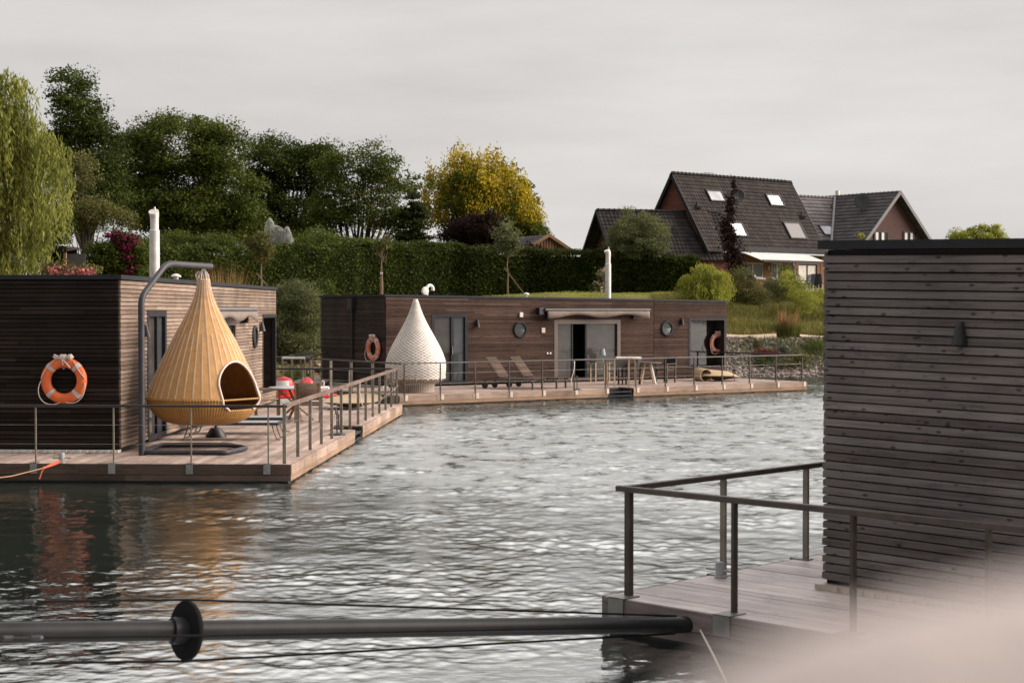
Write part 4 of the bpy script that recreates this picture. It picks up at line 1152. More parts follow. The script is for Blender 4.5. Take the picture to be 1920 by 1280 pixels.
def thin_rope(label, pts, mat, r=.008, name='rope'):
    o = empty(name, pts[0], 0, label, 'rope'); p0 = Vector(pts[0])
    MB().tube([Vector(p) - p0 for p in pts], r, 6).build('line', mat, o, smooth=True); return o
pr = tworld(cL, dL, 6.85, -3.10, .93)
thin_rope('pale rope looped over the brown handrail of the left houseboat', [pr + Vector((-.06, 0, -.06)), pr + Vector((0, .0, .0)), pr + Vector((.06, .04, -.05)), pr + Vector((.05, .06, -.25)), pr + Vector((.09, .06, -.48)), pr + Vector((.12, .1, -.55))], M['rope_pale'], .009)
pr = tworld(cL, dL, 10.2, -3.2, .38)
thin_rope('thin slack line strung along the far posts of the left deck', [tworld(cL, dL, 13.9, -3.2, .50), tworld(cL, dL, 12.2, -3.2, .40), tworld(cL, dL, 10.6, -3.2, .36), tworld(cL, dL, 9.2, -3.2, .22), tworld(cL, dL, 7.9, -3.2, .06)], M['post'], .005)
hx, hz = onwall(fM, dM, 1077, 677)
hp = hitp(1077, 677, tworld(fM, dM, 0, -4.26, 0), np.array([nM[0], nM[1], 0]))
thin_rope('white rope dangling from the handrail in front of the sliding door', [Vector(hp) + Vector((-.04, 0, -.02)), Vector(hp), Vector(hp) + Vector((0, -.03, -.15)), Vector(hp) + Vector((-.03, -.03, -.35)), Vector(hp) + Vector((-.10, 0, -.55)), Vector(hp) + Vector((-.07, .05, -.78))], M['white'], .014)

# ------------------------------------------------------------------ things on the far deck
def slat_lounger(label, q):
    o = empty('wooden_lounger', (*q[:2], DZ), -.52, label, 'sun lounger', 'slatted wooden sun loungers on the far deck')
    for y in (-.32, .32): MB().bar((-.5, y, .30), (1.35, y, .30), .045, .07).build('side_rail', M['dark_frame'], o)
    mb = MB(); x = .12
    while x < 1.35: mb.box(x, x + .06, -.30, .30, .315, .335); x += .075
    mb.build('seat', M['lounger_slat'], o)
    mb = MB(); a = R(50)
    for k in range(11):
        s = .02 + k*.072; p_ = (.10 - s*math.cos(a), 0, .34 + s*math.sin(a)); p2_ = (.10 - (s + .055)*math.cos(a), 0, .34 + (s + .055)*math.sin(a))
        mb.obox((p_[0], -.29, p_[2]), (p2_[0]-p_[0], 0, p2_[2]-p_[2]), (0, .58, 0), (.016, 0, .010))
    mb.build('backrest', M['lounger_slat'], o)
    mb = MB()
    for y in (-.31, .31): mb.bar((.10, y, .32), (.10 - .82*math.cos(a), y, .33 + .82*math.sin(a)), .035, .03)
    mb.build('back_frame', M['lounger_slat'], o)
    for y in (-.30, .30):
        MB().bar((1.25, y, 0), (1.25, y, .28), .05, .05).build('leg', M['dark_frame'], o)
        MB().bar((-.40, y, .14), (-.40, y, .28), .04, .05).build('leg', M['dark_frame'], o)
        MB().lathe([(.001, -.02), (.10, -.02), (.11, 0), (.10, .02), (.001, .02)], 20, (-.40, y - .05, .11), axis='y').build('wheel', M['black'], o)
    return o
M['dark_frame'] = plain('dark_frame', (0.07, 0.058, 0.052), 0.6)
q1, q2 = gnd(941, 728, DZ), gnd(986, 726, DZ)
slat_lounger('wooden sun lounger on the far deck, the one nearer the white pod', q1)
slat_lounger('wooden sun lounger on the far deck, the one nearer the sliding door', q2)
def dark_chair(label, px, py, rz):
    c = gnd(px, py, DZ)
    o = empty('dining_chair', (c[0], c[1], DZ), rz, label, 'chair', 'black dining chairs on the far deck')
    for x in (-.22, .22):
        MB().bar((x, .22, 0), (x, .22, .62), .04, .04).build('leg', M['dark_wood'], o)
        MB().bar((x, -.22, 0), (x, -.27, .84), .04, .04).build('leg', M['dark_wood'], o)
        MB().bar((x, -.26, .63), (x, .25, .63), .045, .025).build('armrest', M['dark_wood'], o)
    mb = MB(); mb.box(-.22, .22, -.23, .24, .42, .45); mb.build('seat', M['dark_wood'], o)
    mb = MB(); mb.obox((-.23, -.285, .56), (.46, 0, 0), (0, .02, 0), (0, -.015, .29)); mb.build('backrest', M['dark_wood'], o)
    for y in (-.22, .22): MB().bar((-.22, y, .2), (.22, y, .2), .02, .02).build('stretcher', M['dark_wood'], o)
    return o
dark_chair('black dining chair at the left end of the dining set, beside the sliding door', 1156, 721, .5)
dark_chair('black dining chair behind the pale wooden trestle on the far deck', 1183, 721, 1.2)
dark_chair('black dining chair on the right of the round dark table', 1248, 717, 2.4)
c = gnd(1214, 720, DZ)
dt = empty('dining_table', (c[0], c[1], DZ), .4, 'dark round table with pale splayed legs on the far deck', 'table')
MB().lathe([(.001, .685), (.46, .685), (.47, .70), (.46, .715), (.001, .715)], 40).build('tabletop', M['dark_frame'], dt, smooth=True)
for k in range(4):
    a = R(25 + 90*k); MB().bar((.14*math.cos(a), .14*math.sin(a), .68), (.34*math.cos(a), .34*math.sin(a), 0), .05, .05).build('leg', M['white'] if k == 3 else M['pale_wood'], dt)
c = gnd(1165, 726, DZ)
tr = empty('trestle', (c[0], c[1], DZ), 0.05, 'pale wooden trestle with a white top and thin square legs on the far deck', 'trestle table')
for x, y in ((-.44, -.05), (-.235, -.2), (.255, .15), (.44, .0)):
    MB().bar((x, y, 0), (x, y, .89), .045, .045).build('leg', M['pale_wood'], tr)
MB().box(-.16, .62, -.12, .25, .895, .95).build('top', M['bright_white'], tr)
mb = MB(); mb.box(-.5, -.16, -.22, .2, .83, .86); mb.build('side_shelf', M['dark_frame'], tr)
c = tworld(fM, dM, 8.25, -.34, 0)
sdt = empty('side_table', c, math.atan2(dM[1], dM[0]), 'small light legged side table in front of the sliding door', 'side table')
MB().box(-.45, .25, -.17, .17, .66, .69).build('tabletop', M['dark_frame'], sdt)
for x in (-.42, .16):
    for y in (-.14, .14): MB().bar((x, y, 0), (x, y, .66), .035, .035).build('leg', M['lounge_tan'], sdt)
lp = empty('table_lamp', c + Vector((-.02, 0, .69)), 0, 'table lamp with a pale teal shade on the side table by the sliding door', 'lamp')
M['teal'] = plain('teal', (0.27, 0.34, 0.33), 0.8)
MB().lathe([(.06, 0), (.06, .015), (.012, .03), (.012, .24), (.001, .24)], 16).build('lamp_foot', M['galv'], lp, smooth=True)
MB().lathe([(.115, .20), (.075, .42)], 24, cap=False).build('lamp_shade', M['teal'], lp, smooth=True)

# ------------------------------------------------------------------ mooring boom in front
E0 = gnd(1312, 1170, 0.17); ba = R(34)
bd = Vector((-math.cos(ba), -math.sin(ba), 0.101)).normalized()
bm_ = empty('mooring_boom', E0, 0, 'black mooring boom with a round disc and stay wires, reaching to the near houseboat', 'mooring boom')
LD = 4.415                                     # distance to the disc
MB().tube([bd*0, bd*LD], .067, 24).build('boom', M['blackmetal'], bm_, smooth=True)
MB().tube([bd*LD, bd*8.2], .067, 24).build('boom', M['blackmetal'], bm_, smooth=True)
u_, v_ = frame(bd)
dn3 = (bd + Vector((.05, -.13, 0))).normalized(); du3, dv3 = frame(dn3)
mb = MB(); vs = []; n = 56
for (r, t) in ((.001, -.016), (.19, -.016), (.196, -.006), (.196, .006), (.19, .016), (.001, .016)):
    for k in range(n):
        a = 2*math.pi*k/n; vs.append(bd*LD + dn3*t + (du3*math.cos(a) + dv3*math.sin(a))*r)
mb.add(vs, [(i*n+k, i*n+(k+1) % n, (i+1)*n+(k+1) % n, (i+1)*n+k) for i in range(5) for k in range(n)])
mb.build('disc', M['black_matt'], bm_, smooth=True)
mb = MB(); mb.tube([bd*(LD - .05), bd*(LD + .10)], .088, 20); mb.build('disc_collar', M['blackmetal'], bm_, smooth=True)
up = Vector((0, 0, 1)); up = (up - bd*up.dot(bd)).normalized(); sd_ = bd.cross(up).normalized()
if sd_.y > 0: sd_ = -sd_
for k, d_ in enumerate((up, -up, sd_)):
    rr = .2
    m1 = bd*LD + d_*rr
    w_ = MB(); w_.tube([bd*.25 + d_*.07, m1], .0085, 6); w_.tube([m1, bd*5.45 + d_*(rr - .01)], .0085, 6); w_.tube([bd*5.65 + d_*(rr - .015), bd*8.1 + d_*.1], .0085, 6)
    ws = w_.build('stay_wire', M['black_matt'], bm_)
    t_ = MB(); a_, b_ = bd*5.42 + d_*(rr - .01), bd*5.68 + d_*(rr - .016)
    t_.tube([a_, a_ + (b_-a_)*.08, a_ + (b_-a_)*.3], [.008, .017, .014], 8); t_.tube([a_ + (b_-a_)*.7, a_ + (b_-a_)*.92, b_], [.014, .017, .008], 8)
    for s_ in (-1, 1): t_.bar(a_ + (b_-a_)*.25 + sd_*.012*s_, a_ + (b_-a_)*.75 + sd_*.012*s_, .007, .007)
    t_.build('turnbuckle', M['black'], ws)
mb = MB(); mb.tube([bd*-.06, bd*.07], .09, 16); mb.bar(bd*-.05 + Vector((0, 0, -.12)), bd*-.05 + Vector((0, 0, .06)), .12, .02); mb.build('end_flange', M['black'], bm_)
e1 = Vector(E0) + Vector((-.02, -.09, .0)); e2 = Vector(gnd(1362, 1278, 0.02))
o = empty('tether', e1, 0, 'thin white rope tied at the end of the black boom and dropping to the water', 'rope')
mb = MB(); mb.tube([Vector((0, 0, 0)), (e2-e1)*.5 + Vector((.01, 0, -.01)), e2 - e1], .009, 6)
for k in range(3): mb.tube([(.03*math.cos(a) - .01, .02*math.sin(a), .015*k - .02 + .04*math.sin(a)) for a in np.linspace(0, 2*math.pi, 10)[:-1]], .007, 5, closed=True)
mb.build('line', M['rope_pale'], o, smooth=True)
# the quay the picture is taken from: a concrete landing and, close to the lens, a rounded plaster parapet
M['concrete'] = plain('concrete', (0.33, 0.31, 0.29), 0.9, bmp=0.4, nscale=2)
mb = MB(); mb.box(-9, 4, -4, 1.4, -1.5, 1.1); mb.box(-12, -3.95, 1.4, 8.4, -1.5, 1.1)
tag(mb.build('quay', M['concrete']), kind='structure')
M['plaster'] = plain('plaster', (0.46, 0.395, 0.37), 0.9, bmp=0.3, nscale=14, var=0.16)
pw = empty('parapet', (0.0, 0.26, 1.1), 0, 'pale beige rounded ledge in the bottom right corner, close up and out of focus', 'ledge')
mb = MB(); secs = []
PXX = [.005, .018, .030, .042, .055, .066, .082, .102, .124, .150, .2, .3, .45, .62]
PZZ = [2.2, 2.42, 2.52, 2.558, 2.576, 2.584, 2.592, 2.600, 2.606, 2.612, 2.622, 2.634, 2.642, 2.645]
for x, z in zip(PXX, PZZ): secs.append((x*.578, 2.7 - (2.7 - z)*.578 - .0062 - 1.1))           # a sloping, softly rounded coping
vs = []; nS = 14
for (x, tz) in secs:
    vs += [(x, .0, 0)]
    for k in range(nS+1):
        a = math.pi - math.pi*k/nS; vs.append((x, .055 - .055*-math.cos(a), tz - .055 + .055*math.sin(a)))
    vs += [(x, .11, 0)]
m_ = nS + 3
mb.add(vs, [(i*m_+k, (i+1)*m_+k, (i+1)*m_+k+1, i*m_+k+1) for i in range(13) for k in range(m_-1)] + [tuple(range(m_)), tuple(range(13*m_, 14*m_))[::-1]])
mb.build('coping', M['plaster'], pw, smooth=True)

# ------------------------------------------------------------------ plants
def leafquads(P, size, aspect=0.5, up=0.3, droop=None, rng=RNG):
    """one small leaf (a bent diamond of two faces kept as one quad) at every point of P"""
    n = len(P)
    d = rng.normal(size=(n, 3)); d[:, 2] = d[:, 2]*0.7 + up
    if droop is not None: d = d*droop[0] + np.array(droop[1])
    d /= np.linalg.norm(d, axis=1)[:, None] + 1e-9
    s = rng.normal(size=(n, 3)); s -= (s*d).sum(1)[:, None]*d; s /= np.linalg.norm(s, axis=1)[:, None] + 1e-9
    nn_ = np.cross(d, s)
    L_ = (size*rng.uniform(.6, 1.4, n))[:, None]; W_ = L_*aspect
    a = P - d*L_*.5; c = P + d*L_*.5
    b = P + s*W_*.5 + nn_*L_*.06; e = P - s*W_*.5 + nn_*L_*.06
    V = np.stack([a, b, c, e], 1).reshape(-1, 3)
    return V, np.arange(4*n).reshape(-1, 4)
def clump_points(blobs, n, clump, rng, shell=0.55, per=None, flat=0.75, plume=False):
    """points gathered in sprays over the blobs: (x, y, z, rx, ry, rz)"""
    B = np.array(blobs, float); w_ = (B[:, 3]*B[:, 4]*B[:, 5])**(2/3); w_ /= w_.sum()
    nc_ = max(8, n//(per or 70))
    which = rng.choice(len(B), nc_, p=w_)
    u = rng.normal(size=(nc_, 3)); u /= np.linalg.norm(u, axis=1)[:, None]
    r = (shell + (1-shell)*rng.random(nc_))**.8
    C = B[which, :3] + u*r[:, None]*B[which, 3:]
    cs = clump*rng.uniform(.55, 1.35, nc_)
    k = rng.integers(0, nc_, n)
    g = rng.normal(size=(n, 3)); g /= np.linalg.norm(g, axis=1)[:, None]; g *= (rng.random(n)**.42)[:, None]
    low = g[:, 2] < -.25; g[low, 2] *= rng.random(low.sum())          # sprays are full on top and thin below
    if plume: g[:, :2] *= (1 - .75*np.clip(g[:, 2:3]*.5 + .5, 0, 1))*1.25
    return C[k] + g*np.array([1, 1, flat])*cs[k][:, None], C
def trunk_mb(base, tops, r0, rng, bend=.15):
    mb = MB(); b = Vector(base)
    for t, r1 in tops:
        t = Vector(t); m = []
        for i in range(6):
            s = i/5; p = b.lerp(t, s); 
            if 0 < i: p += Vector((rng.normal()*bend*s, rng.normal()*bend*s, 0))
            m.append(p)
        mb.tube(m, [r0*(1-s/5)**.8 + r1 for s in range(6)], 8)
    return mb
M['bark'] = plain('bark', (0.055, 0.042, 0.032), 0.95, bmp=0.5, nscale=2, var=0.3)
M['bark_pale'] = plain('bark_pale', (0.22, 0.15, 0.10), 0.9, var=0.2)
def tree(name, label, cat, base, blobs, n, size, mat, clump=1.0, r0=.25, limbs=None, group=None, aspect=.5, shell=.55, per=70, up=.3, seed=1, bark=None, flat=.62, fork=.35, plume=False):
    rng = np.random.default_rng(seed)
    base = np.array(base, float)
    if n > 3000: n, size, clump, per = int(n*2.8), size*.58, clump*.90, int(per*2.1)
    root = empty(name, base, 0, label, cat, group)
    rel = [(b[0]-base[0], b[1]-base[1], b[2]-base[2], *b[3:]) for b in blobs]
    P, C = clump_points(rel, n, clump, rng, shell, per, flat, plume)
    V, F = leafquads(P, size, aspect, up, rng=rng)
    raw('crown', V, F, mat, root)
    cz = np.mean([b[2] for b in rel]); f = (rel[0][0]*.2, rel[0][1]*.2, cz*fork)
    mb = trunk_mb((0, 0, -.3), [(f, r0*.7)], r0, rng, .05)
    idx = rng.choice(len(C), min(len(C), limbs or 22), replace=False)
    for i in idx:
        c = C[i]*np.array([.93, .93, .93]); mid_ = (np.array(f)*.45 + c*.55) + np.array([0, 0, -.1*abs(c[2]-f[2])])
        mb.tube([f, tuple(np.array(f)*.75 + mid_*.25 + rng.normal(size=3)*.08), tuple(mid_ + rng.normal(size=3)*.15), tuple(c)], [r0*.6, r0*.42, r0*.24, r0*.06], 6)
    mb.build('trunk', bark or M['bark'], root, smooth=True)
    return root
def pxblob(px, py, rx, ry, Y, depth=None):     # crown lobe measured in the photo, set at its own distance
    p = dep(px, py, Y); k = Y/FPX
    return (p[0], p[1], p[2], rx*k, (depth or rx*k), ry*k)
def gz(x, y): return float(terj(np.array([x]), np.array([y]))[0])
def base_at(px, Y):
    x = (px - CX)/FPX*Y; return (x, Y, gz(x, Y))

M['leaf_dark'] = leafm('leaf_dark', [(0.028, 0.044, 0.009), (0.050, 0.073, 0.015), (0.084, 0.110, 0.026)])
M['leaf_mid'] = leafm('leaf_mid', [(0.043, 0.062, 0.011), (0.080, 0.106, 0.020), (0.130, 0.158, 0.034)])
M['leaf_olive'] = leafm('leaf_olive', [(0.075, 0.080, 0.024), (0.125, 0.128, 0.042), (0.190, 0.180, 0.070)])
M['leaf_grey'] = leafm('leaf_grey', [(0.088, 0.105, 0.045), (0.149, 0.167, 0.074), (0.223, 0.237, 0.113)])
M['leaf_willow'] = leafm('leaf_willow', [(0.154, 0.173, 0.036), (0.246, 0.265, 0.064), (0.360, 0.367, 0.102)], trans=.35, patch=.6)
M['leaf_lime'] = leafm('leaf_lime', [(0.198, 0.224, 0.036), (0.315, 0.337, 0.061), (0.450, 0.459, 0.099)], trans=.35)
M['leaf_yellow'] = leafm('leaf_yellow', [(0.158, 0.157, 0.020), (0.462, 0.362, 0.030), (0.735, 0.551, 0.055)], trans=.25, patch=.9)
M['leaf_conifer'] = leafm('leaf_conifer', [(0.018, 0.027, 0.007), (0.03, 0.042, 0.010), (0.06, 0.072, 0.016)])
M['leaf_purple'] = leafm('leaf_purple', [(0.015, 0.008, 0.008), (0.026, 0.013, 0.013), (0.041, 0.021, 0.018)])
M['leaf_hedge'] = leafm('leaf_hedge', [(0.022, 0.035, 0.006), (0.048, 0.068, 0.014), (0.104, 0.131, 0.030)], patch=1.2)
M['leaf_bright'] = leafm('leaf_bright', [(0.055, 0.080, 0.016), (0.095, 0.125, 0.026), (0.150, 0.180, 0.045)])
M['straw'] = leafm('straw', [(0.20, 0.125, 0.05), (0.30, 0.19, 0.085), (0.42, 0.28, 0.14)], patch=2)
M['petal_pink'] = leafm('petal_pink', [(0.300, 0.100, 0.105), (0.420, 0.150, 0.145), (0.500, 0.220, 0.200)], patch=4)
M['petal_magenta'] = leafm('petal_magenta', [(0.120, 0.018, 0.045), (0.180, 0.026, 0.065), (0.240, 0.045, 0.090)], patch=4)
M['petal_white'] = leafm('petal_white', [(0.42, 0.33, 0.28), (0.56, 0.45, 0.38), (0.66, 0.55, 0.47)], patch=4)

# hedge: a clipped wall of leaves on a dark core
hp_ = [(232, 69), (330, 73), (450, 78), (700, 86), (860, 90.5), (1000, 93), (1180, 92.5), (1312, 92)]
ht_ = [466, 470, 471, 462, 464, 474, 474, 489]
hx_ = [dep(px, 500, Y)[0] for px, Y in hp_]; hy_ = [Y for _, Y in hp_]
hz_ = [dep(px, t, Y)[2] for (px, Y), t in zip(hp_, ht_)]
hg_ = [gz(x, y) for x, y in zip(hx_, hy_)]
hd = empty('hedge', (hx_[0], hy_[0], hg_[0]), 0, 'long clipped dark green hedge behind the houseboats', 'hedge')
o3 = np.array([hx_[0], hy_[0], hg_[0]])
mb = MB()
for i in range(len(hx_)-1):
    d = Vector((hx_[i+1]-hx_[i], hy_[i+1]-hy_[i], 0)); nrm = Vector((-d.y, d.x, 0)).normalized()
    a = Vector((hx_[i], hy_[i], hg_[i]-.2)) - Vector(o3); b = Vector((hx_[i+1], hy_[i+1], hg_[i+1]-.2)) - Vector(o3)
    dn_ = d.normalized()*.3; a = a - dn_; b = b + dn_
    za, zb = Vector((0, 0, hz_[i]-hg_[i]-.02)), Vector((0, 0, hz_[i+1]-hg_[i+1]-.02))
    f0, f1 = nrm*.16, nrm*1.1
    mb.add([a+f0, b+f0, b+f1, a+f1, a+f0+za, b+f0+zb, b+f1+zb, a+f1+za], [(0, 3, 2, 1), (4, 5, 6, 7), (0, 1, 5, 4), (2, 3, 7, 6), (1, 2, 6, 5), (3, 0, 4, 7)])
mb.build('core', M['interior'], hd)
rng = np.random.default_rng(5); nh = 115000
s = rng.random(nh); cum = np.concatenate([[0], np.cumsum(np.hypot(np.diff(hx_), np.diff(hy_)))]); s *= cum[-1]
bx, by = np.interp(s, cum, hx_), np.interp(s, cum, hy_); bt, bgd = np.interp(s, cum, hz_), np.interp(s, cum, hg_)
top = rng.random(nh) < .34
wob = .12*np.sin(s*1.1) + .08*np.sin(s*2.7 + 1)
off_ = np.where(top, rng.random(nh)*1.2, rng.normal(size=nh)*.07 + wob*.6)
zz = np.where(top, bt + np.abs(rng.normal(size=nh))*.12 + wob*.5, bgd + rng.random(nh)**.9*(bt - bgd))
ddx, ddy = np.gradient(np.array(hx_), cum), np.gradient(np.array(hy_), cum)
tx, ty = np.interp(s, cum, ddx), np.interp(s, cum, ddy); ln = np.hypot(tx, ty); tx, ty = tx/ln, ty/ln
P = np.stack([bx - ty*off_, by + tx*off_, zz], 1) - o3
V, F = leafquads(P, .125, .55, .3, rng=rng); raw('foliage', V, F, M['leaf_hedge'], hd)

# trees behind the hedge, left to right
def willow(name, label, base, blobs, ns, mat, lenf, seed, leaf=.20, per=26, group=None, r0=.35):
    rng = np.random.default_rng(seed); base = np.array(base, float)
    root = empty(name, base, 0, label, 'tree', group)
    pts, dirs = [], []
    B = np.array(blobs, float); wv = B[:, 3]*B[:, 5]; which = rng.choice(len(B), ns, p=wv/wv.sum())
    for k in range(ns):
        b = B[which[k]]; u = rng.normal(size=3); u /= np.linalg.norm(u); u[2] = abs(u[2])*.9 + rng.uniform(-.5, .1)
        st_ = b[:3] + u*b[3:]*rng.uniform(.45, 1.0); out_ = np.array([u[0], u[1], 0])*rng.uniform(.1, .5)
        Ls = lenf*rng.uniform(.35, 1.2); sway = rng.normal(size=2)*.12
        q_ = np.sort(rng.random(per))
        p = st_[None, :] + out_[None, :]*(1 - np.exp(-q_*3))[:, None] + np.stack([sway[0]*q_, sway[1]*q_, .18*np.sin(np.minimum(q_*6, 3.14)) - Ls*q_**1.15], 1)
        pts.append(p + rng.normal(size=p.shape)*.05)
    P = np.concatenate(pts) - base
    P = P[P[:, 2] > .2]
    V, F = leafquads(P, leaf, .22, 0, droop=(.33, (0, 0, -1.0)), rng=rng)
    raw('crown', V, F, mat, root)
    c = B[0, :3] - base
    mb = trunk_mb((0, 0, -.3), [((c[0]*.4, c[1]*.4, c[2]*.5), r0*.6)], r0, rng, .1)
    for b in B:
        e = b[:3] - base; mb.tube([(c[0]*.4, c[1]*.4, c[2]*.5), tuple(np.array([c[0]*.4, c[1]*.4, c[2]*.5])*.4 + e*.6), tuple(e + np.array([0, 0, b[5]*.5]))], [r0*.5, r0*.25, r0*.06], 6)
    mb.build('trunk', M['bark'], root, smooth=True)
    return root
Yw = 60
willow('willow', 'tall yellow green weeping willow at the left edge of the picture', base_at(-20, Yw),
    [pxblob(-60, 230, 90, 110, Yw), pxblob(5, 250, 80, 90, Yw), pxblob(70, 290, 62, 60, Yw), pxblob(15, 165, 40, 50, Yw), pxblob(-110, 330, 90, 80, Yw), pxblob(40, 390, 60, 60, Yw, 1.2), pxblob(20, 450, 50, 40, Yw, 1.2)], 1900, M['leaf_willow'], 3.0, 21, leaf=.22, per=30)
tree('broadleaf_tree', 'tall dark slender tree rising just behind the weeping willow', 'tree', base_at(165, 84),
    [pxblob(130, 165, 34, 42, 84), pxblob(150, 225, 52, 50, 84), pxblob(180, 290, 50, 60, 84), pxblob(205, 350, 45, 50, 84), pxblob(115, 290, 45, 60, 84), pxblob(160, 380, 60, 50, 84)], 15000, .26, M['leaf_dark'], clump=.9, r0=.28, seed=2, shell=.4, per=60)
tree('broadleaf_tree', 'thin pale olive tree with gaps, low between the willow and the magenta rose', 'tree', base_at(170, 76),
    [pxblob(150, 330, 32, 50, 76), pxblob(175, 400, 40, 34, 76), pxblob(130, 420, 40, 26, 76), pxblob(225, 410, 30, 22, 76)], 4200, .20, M['leaf_olive'], clump=.7, r0=.12, seed=3, shell=.25, per=40)
tree('broadleaf_tree', 'big round dark green tree behind the steel chimney', 'tree', base_at(348, 98),
    [pxblob(330, 275, 95, 62, 98), pxblob(405, 285, 55, 62, 98), pxblob(260, 300, 66, 55, 98), pxblob(220, 370, 45, 55, 98), pxblob(290, 380, 70, 55, 98), pxblob(430, 370, 58, 55, 98), pxblob(365, 395, 90, 45, 98), pxblob(445, 420, 50, 40, 98)], 36000, .30, M['leaf_mid'], clump=1.15, r0=.36, limbs=34, seed=4, shell=.6, per=75)
tree('broadleaf_tree', 'loose dark green tree right of the big round one', 'tree', base_at(535, 106),
    [pxblob(510, 300, 55, 42, 106), pxblob(560, 315, 48, 45, 106), pxblob(600, 310, 36, 45, 106), pxblob(490, 365, 45, 48, 106), pxblob(560, 390, 58, 40, 106), pxblob(515, 430, 55, 30, 106)], 17000, .30, M['leaf_dark'], clump=1.15, r0=.3, limbs=30, seed=5, shell=.5, per=70)
tree('broadleaf_tree', 'airy tree with a forked dark trunk left of the yellow tree', 'tree', base_at(658, 102),
    [pxblob(705, 310, 52, 42, 102), pxblob(660, 345, 48, 36, 102), pxblob(725, 360, 42, 36, 102), pxblob(620, 320, 34, 42, 102), pxblob(690, 405, 70, 30, 102), pxblob(620, 400, 40, 40, 102), pxblob(750, 420, 34, 30, 102)], 10500, .28, M['leaf_mid'], clump=1.05, r0=.3, limbs=34, seed=6, shell=.35, per=65, fork=.22)
tree('sparse_tree', 'spindly half bare young tree in the gap before the yellow tree', 'tree', base_at(776, 104),
    [pxblob(772, 345, 16, 34, 104), pxblob(795, 345, 16, 18, 104), pxblob(770, 400, 24, 30, 104)], 620, .24, M['leaf_mid'], clump=.6, r0=.07, limbs=26, seed=7, shell=.2, per=16)
yt = tree('yellow_tree', 'golden yellow leaved tree beyond the hedge', 'tree', base_at(900, 112),
    [pxblob(860, 345, 40, 46, 112), pxblob(905, 345, 54, 40, 112), pxblob(958, 375, 38, 44, 112), pxblob(826, 375, 34, 44, 112), pxblob(905, 395, 64, 40, 112), pxblob(984, 410, 34, 26, 112), pxblob(855, 300, 13, 28, 112), pxblob(920, 308, 9, 20, 112), pxblob(942, 312, 16, 18, 112), pxblob(895, 320, 26, 24, 112), pxblob(1006, 428, 15, 9, 112), pxblob(808, 345, 12, 22, 112)], 11500, .30, M['leaf_yellow'], clump=.62, r0=.3, limbs=30, seed=8, shell=.80, per=24, up=1.6, flat=2.1, plume=True)
yb = np.array(base_at(900, 112)); rg_ = np.random.default_rng(88)
P, C = clump_points([tuple(np.array(q_[:3]) - yb) + tuple(q_[3:]) for q_ in (pxblob(870, 370, 52, 48, 112), pxblob(930, 385, 56, 46, 112), pxblob(985, 435, 40, 24, 112), pxblob(900, 430, 80, 30, 112), pxblob(1010, 440, 16, 12, 112))], 26000, .9, rg_, .5, 80)
V, F = leafquads(P, .22, .5, .3, rng=rg_); raw('inner_crown', V, F, M['leaf_mid'], yt)
tree('broadleaf_tree', 'small dark green treetop peeping out right behind the yellow tree', 'tree', base_at(968, 120),
    [pxblob(955, 325, 14, 12, 120), pxblob(978, 352, 16, 16, 120), pxblob(980, 400, 30, 40, 120)], 2600, .30, M['leaf_dark'], clump=.8, r0=.2, seed=9)
# conifer with level sprays
rng = np.random.default_rng(31); cb = np.array(base_at(775, 100)); root = empty('conifer', cb, 0, 'dark green spreading conifer in front of the yellow tree', 'tree')
pts = []
ctop = dep(790, 362, 100)[2] - cb[2]
for k in range(150):
    f_ = rng.random()**.8; z = .6 + (ctop - .6)*(1 - f_); r = (.25 + 2.35*f_**.75)*rng.uniform(.75, 1.1); a = rng.random()*2*math.pi
    n = 90; q_ = rng.random(n)**.6
    p = np.stack([np.cos(a)*r*q_ + rng.normal(size=n)*.16, np.sin(a)*r*q_ + rng.normal(size=n)*.16, z - .28*q_*r*.5 + rng.normal(size=n)*.06 + .1*q_**3*r], 1); pts.append(p)
V, F = leafquads(np.concatenate(pts), .22, .4, .1, rng=rng); raw('crown', V, F, M['leaf_conifer'], root)
MB().tube([(0, 0, -.3), (0, 0, ctop)], [.2, .03], 8).build('trunk', M['bark'], root)
tree('purple_shrub', 'dark purple leaved shrub just left of the little sapling crown', 'shrub', base_at(895, 99),
    [pxblob(880, 430, 34, 30, 99), pxblob(915, 425, 30, 26, 99), pxblob(850, 448, 26, 18, 99), pxblob(935, 452, 24, 22, 99)], 7000, .20, M['leaf_purple'], clump=.6, r0=.1, seed=10, shell=.5)
tree('purple_shrub', 'low purple leaved shrub next to the brown gabled shed', 'shrub', base_at(1002, 101),
    [pxblob(995, 470, 22, 12, 101), pxblob(1015, 478, 20, 10, 101)], 1500, .18, M['leaf_purple'], clump=.5, r0=.05, seed=11)
tree('green_shrub', 'bright green mounded shrub rising over the hedge beside the white netting', 'shrub', base_at(600, 92),
    [pxblob(590, 452, 38, 20, 92), pxblob(625, 458, 34, 16, 92), pxblob(660, 465, 34, 12, 92)], 6000, .18, M['leaf_bright'], clump=.6, r0=.06, seed=12)
tree('green_shrub', 'rough green bush behind the hedge between trunk and conifer', 'shrub', base_at(700, 93),
    [pxblob(690, 460, 40, 14, 93), pxblob(725, 463, 40, 14, 93), pxblob(780, 468, 50, 12, 93), pxblob(840, 470, 44, 10, 93)], 4600, .18, M['leaf_mid'], clump=.55, r0=.05, seed=13)
tree('green_shrub', 'dark leafy bush under the big round tree', 'shrub', base_at(370, 84),
    [pxblob(330, 455, 46, 18, 84), pxblob(400, 458, 50, 16, 84), pxblob(270, 462, 34, 16, 84)], 5200, .18, M['leaf_mid'], clump=.6, r0=.05, seed=14)
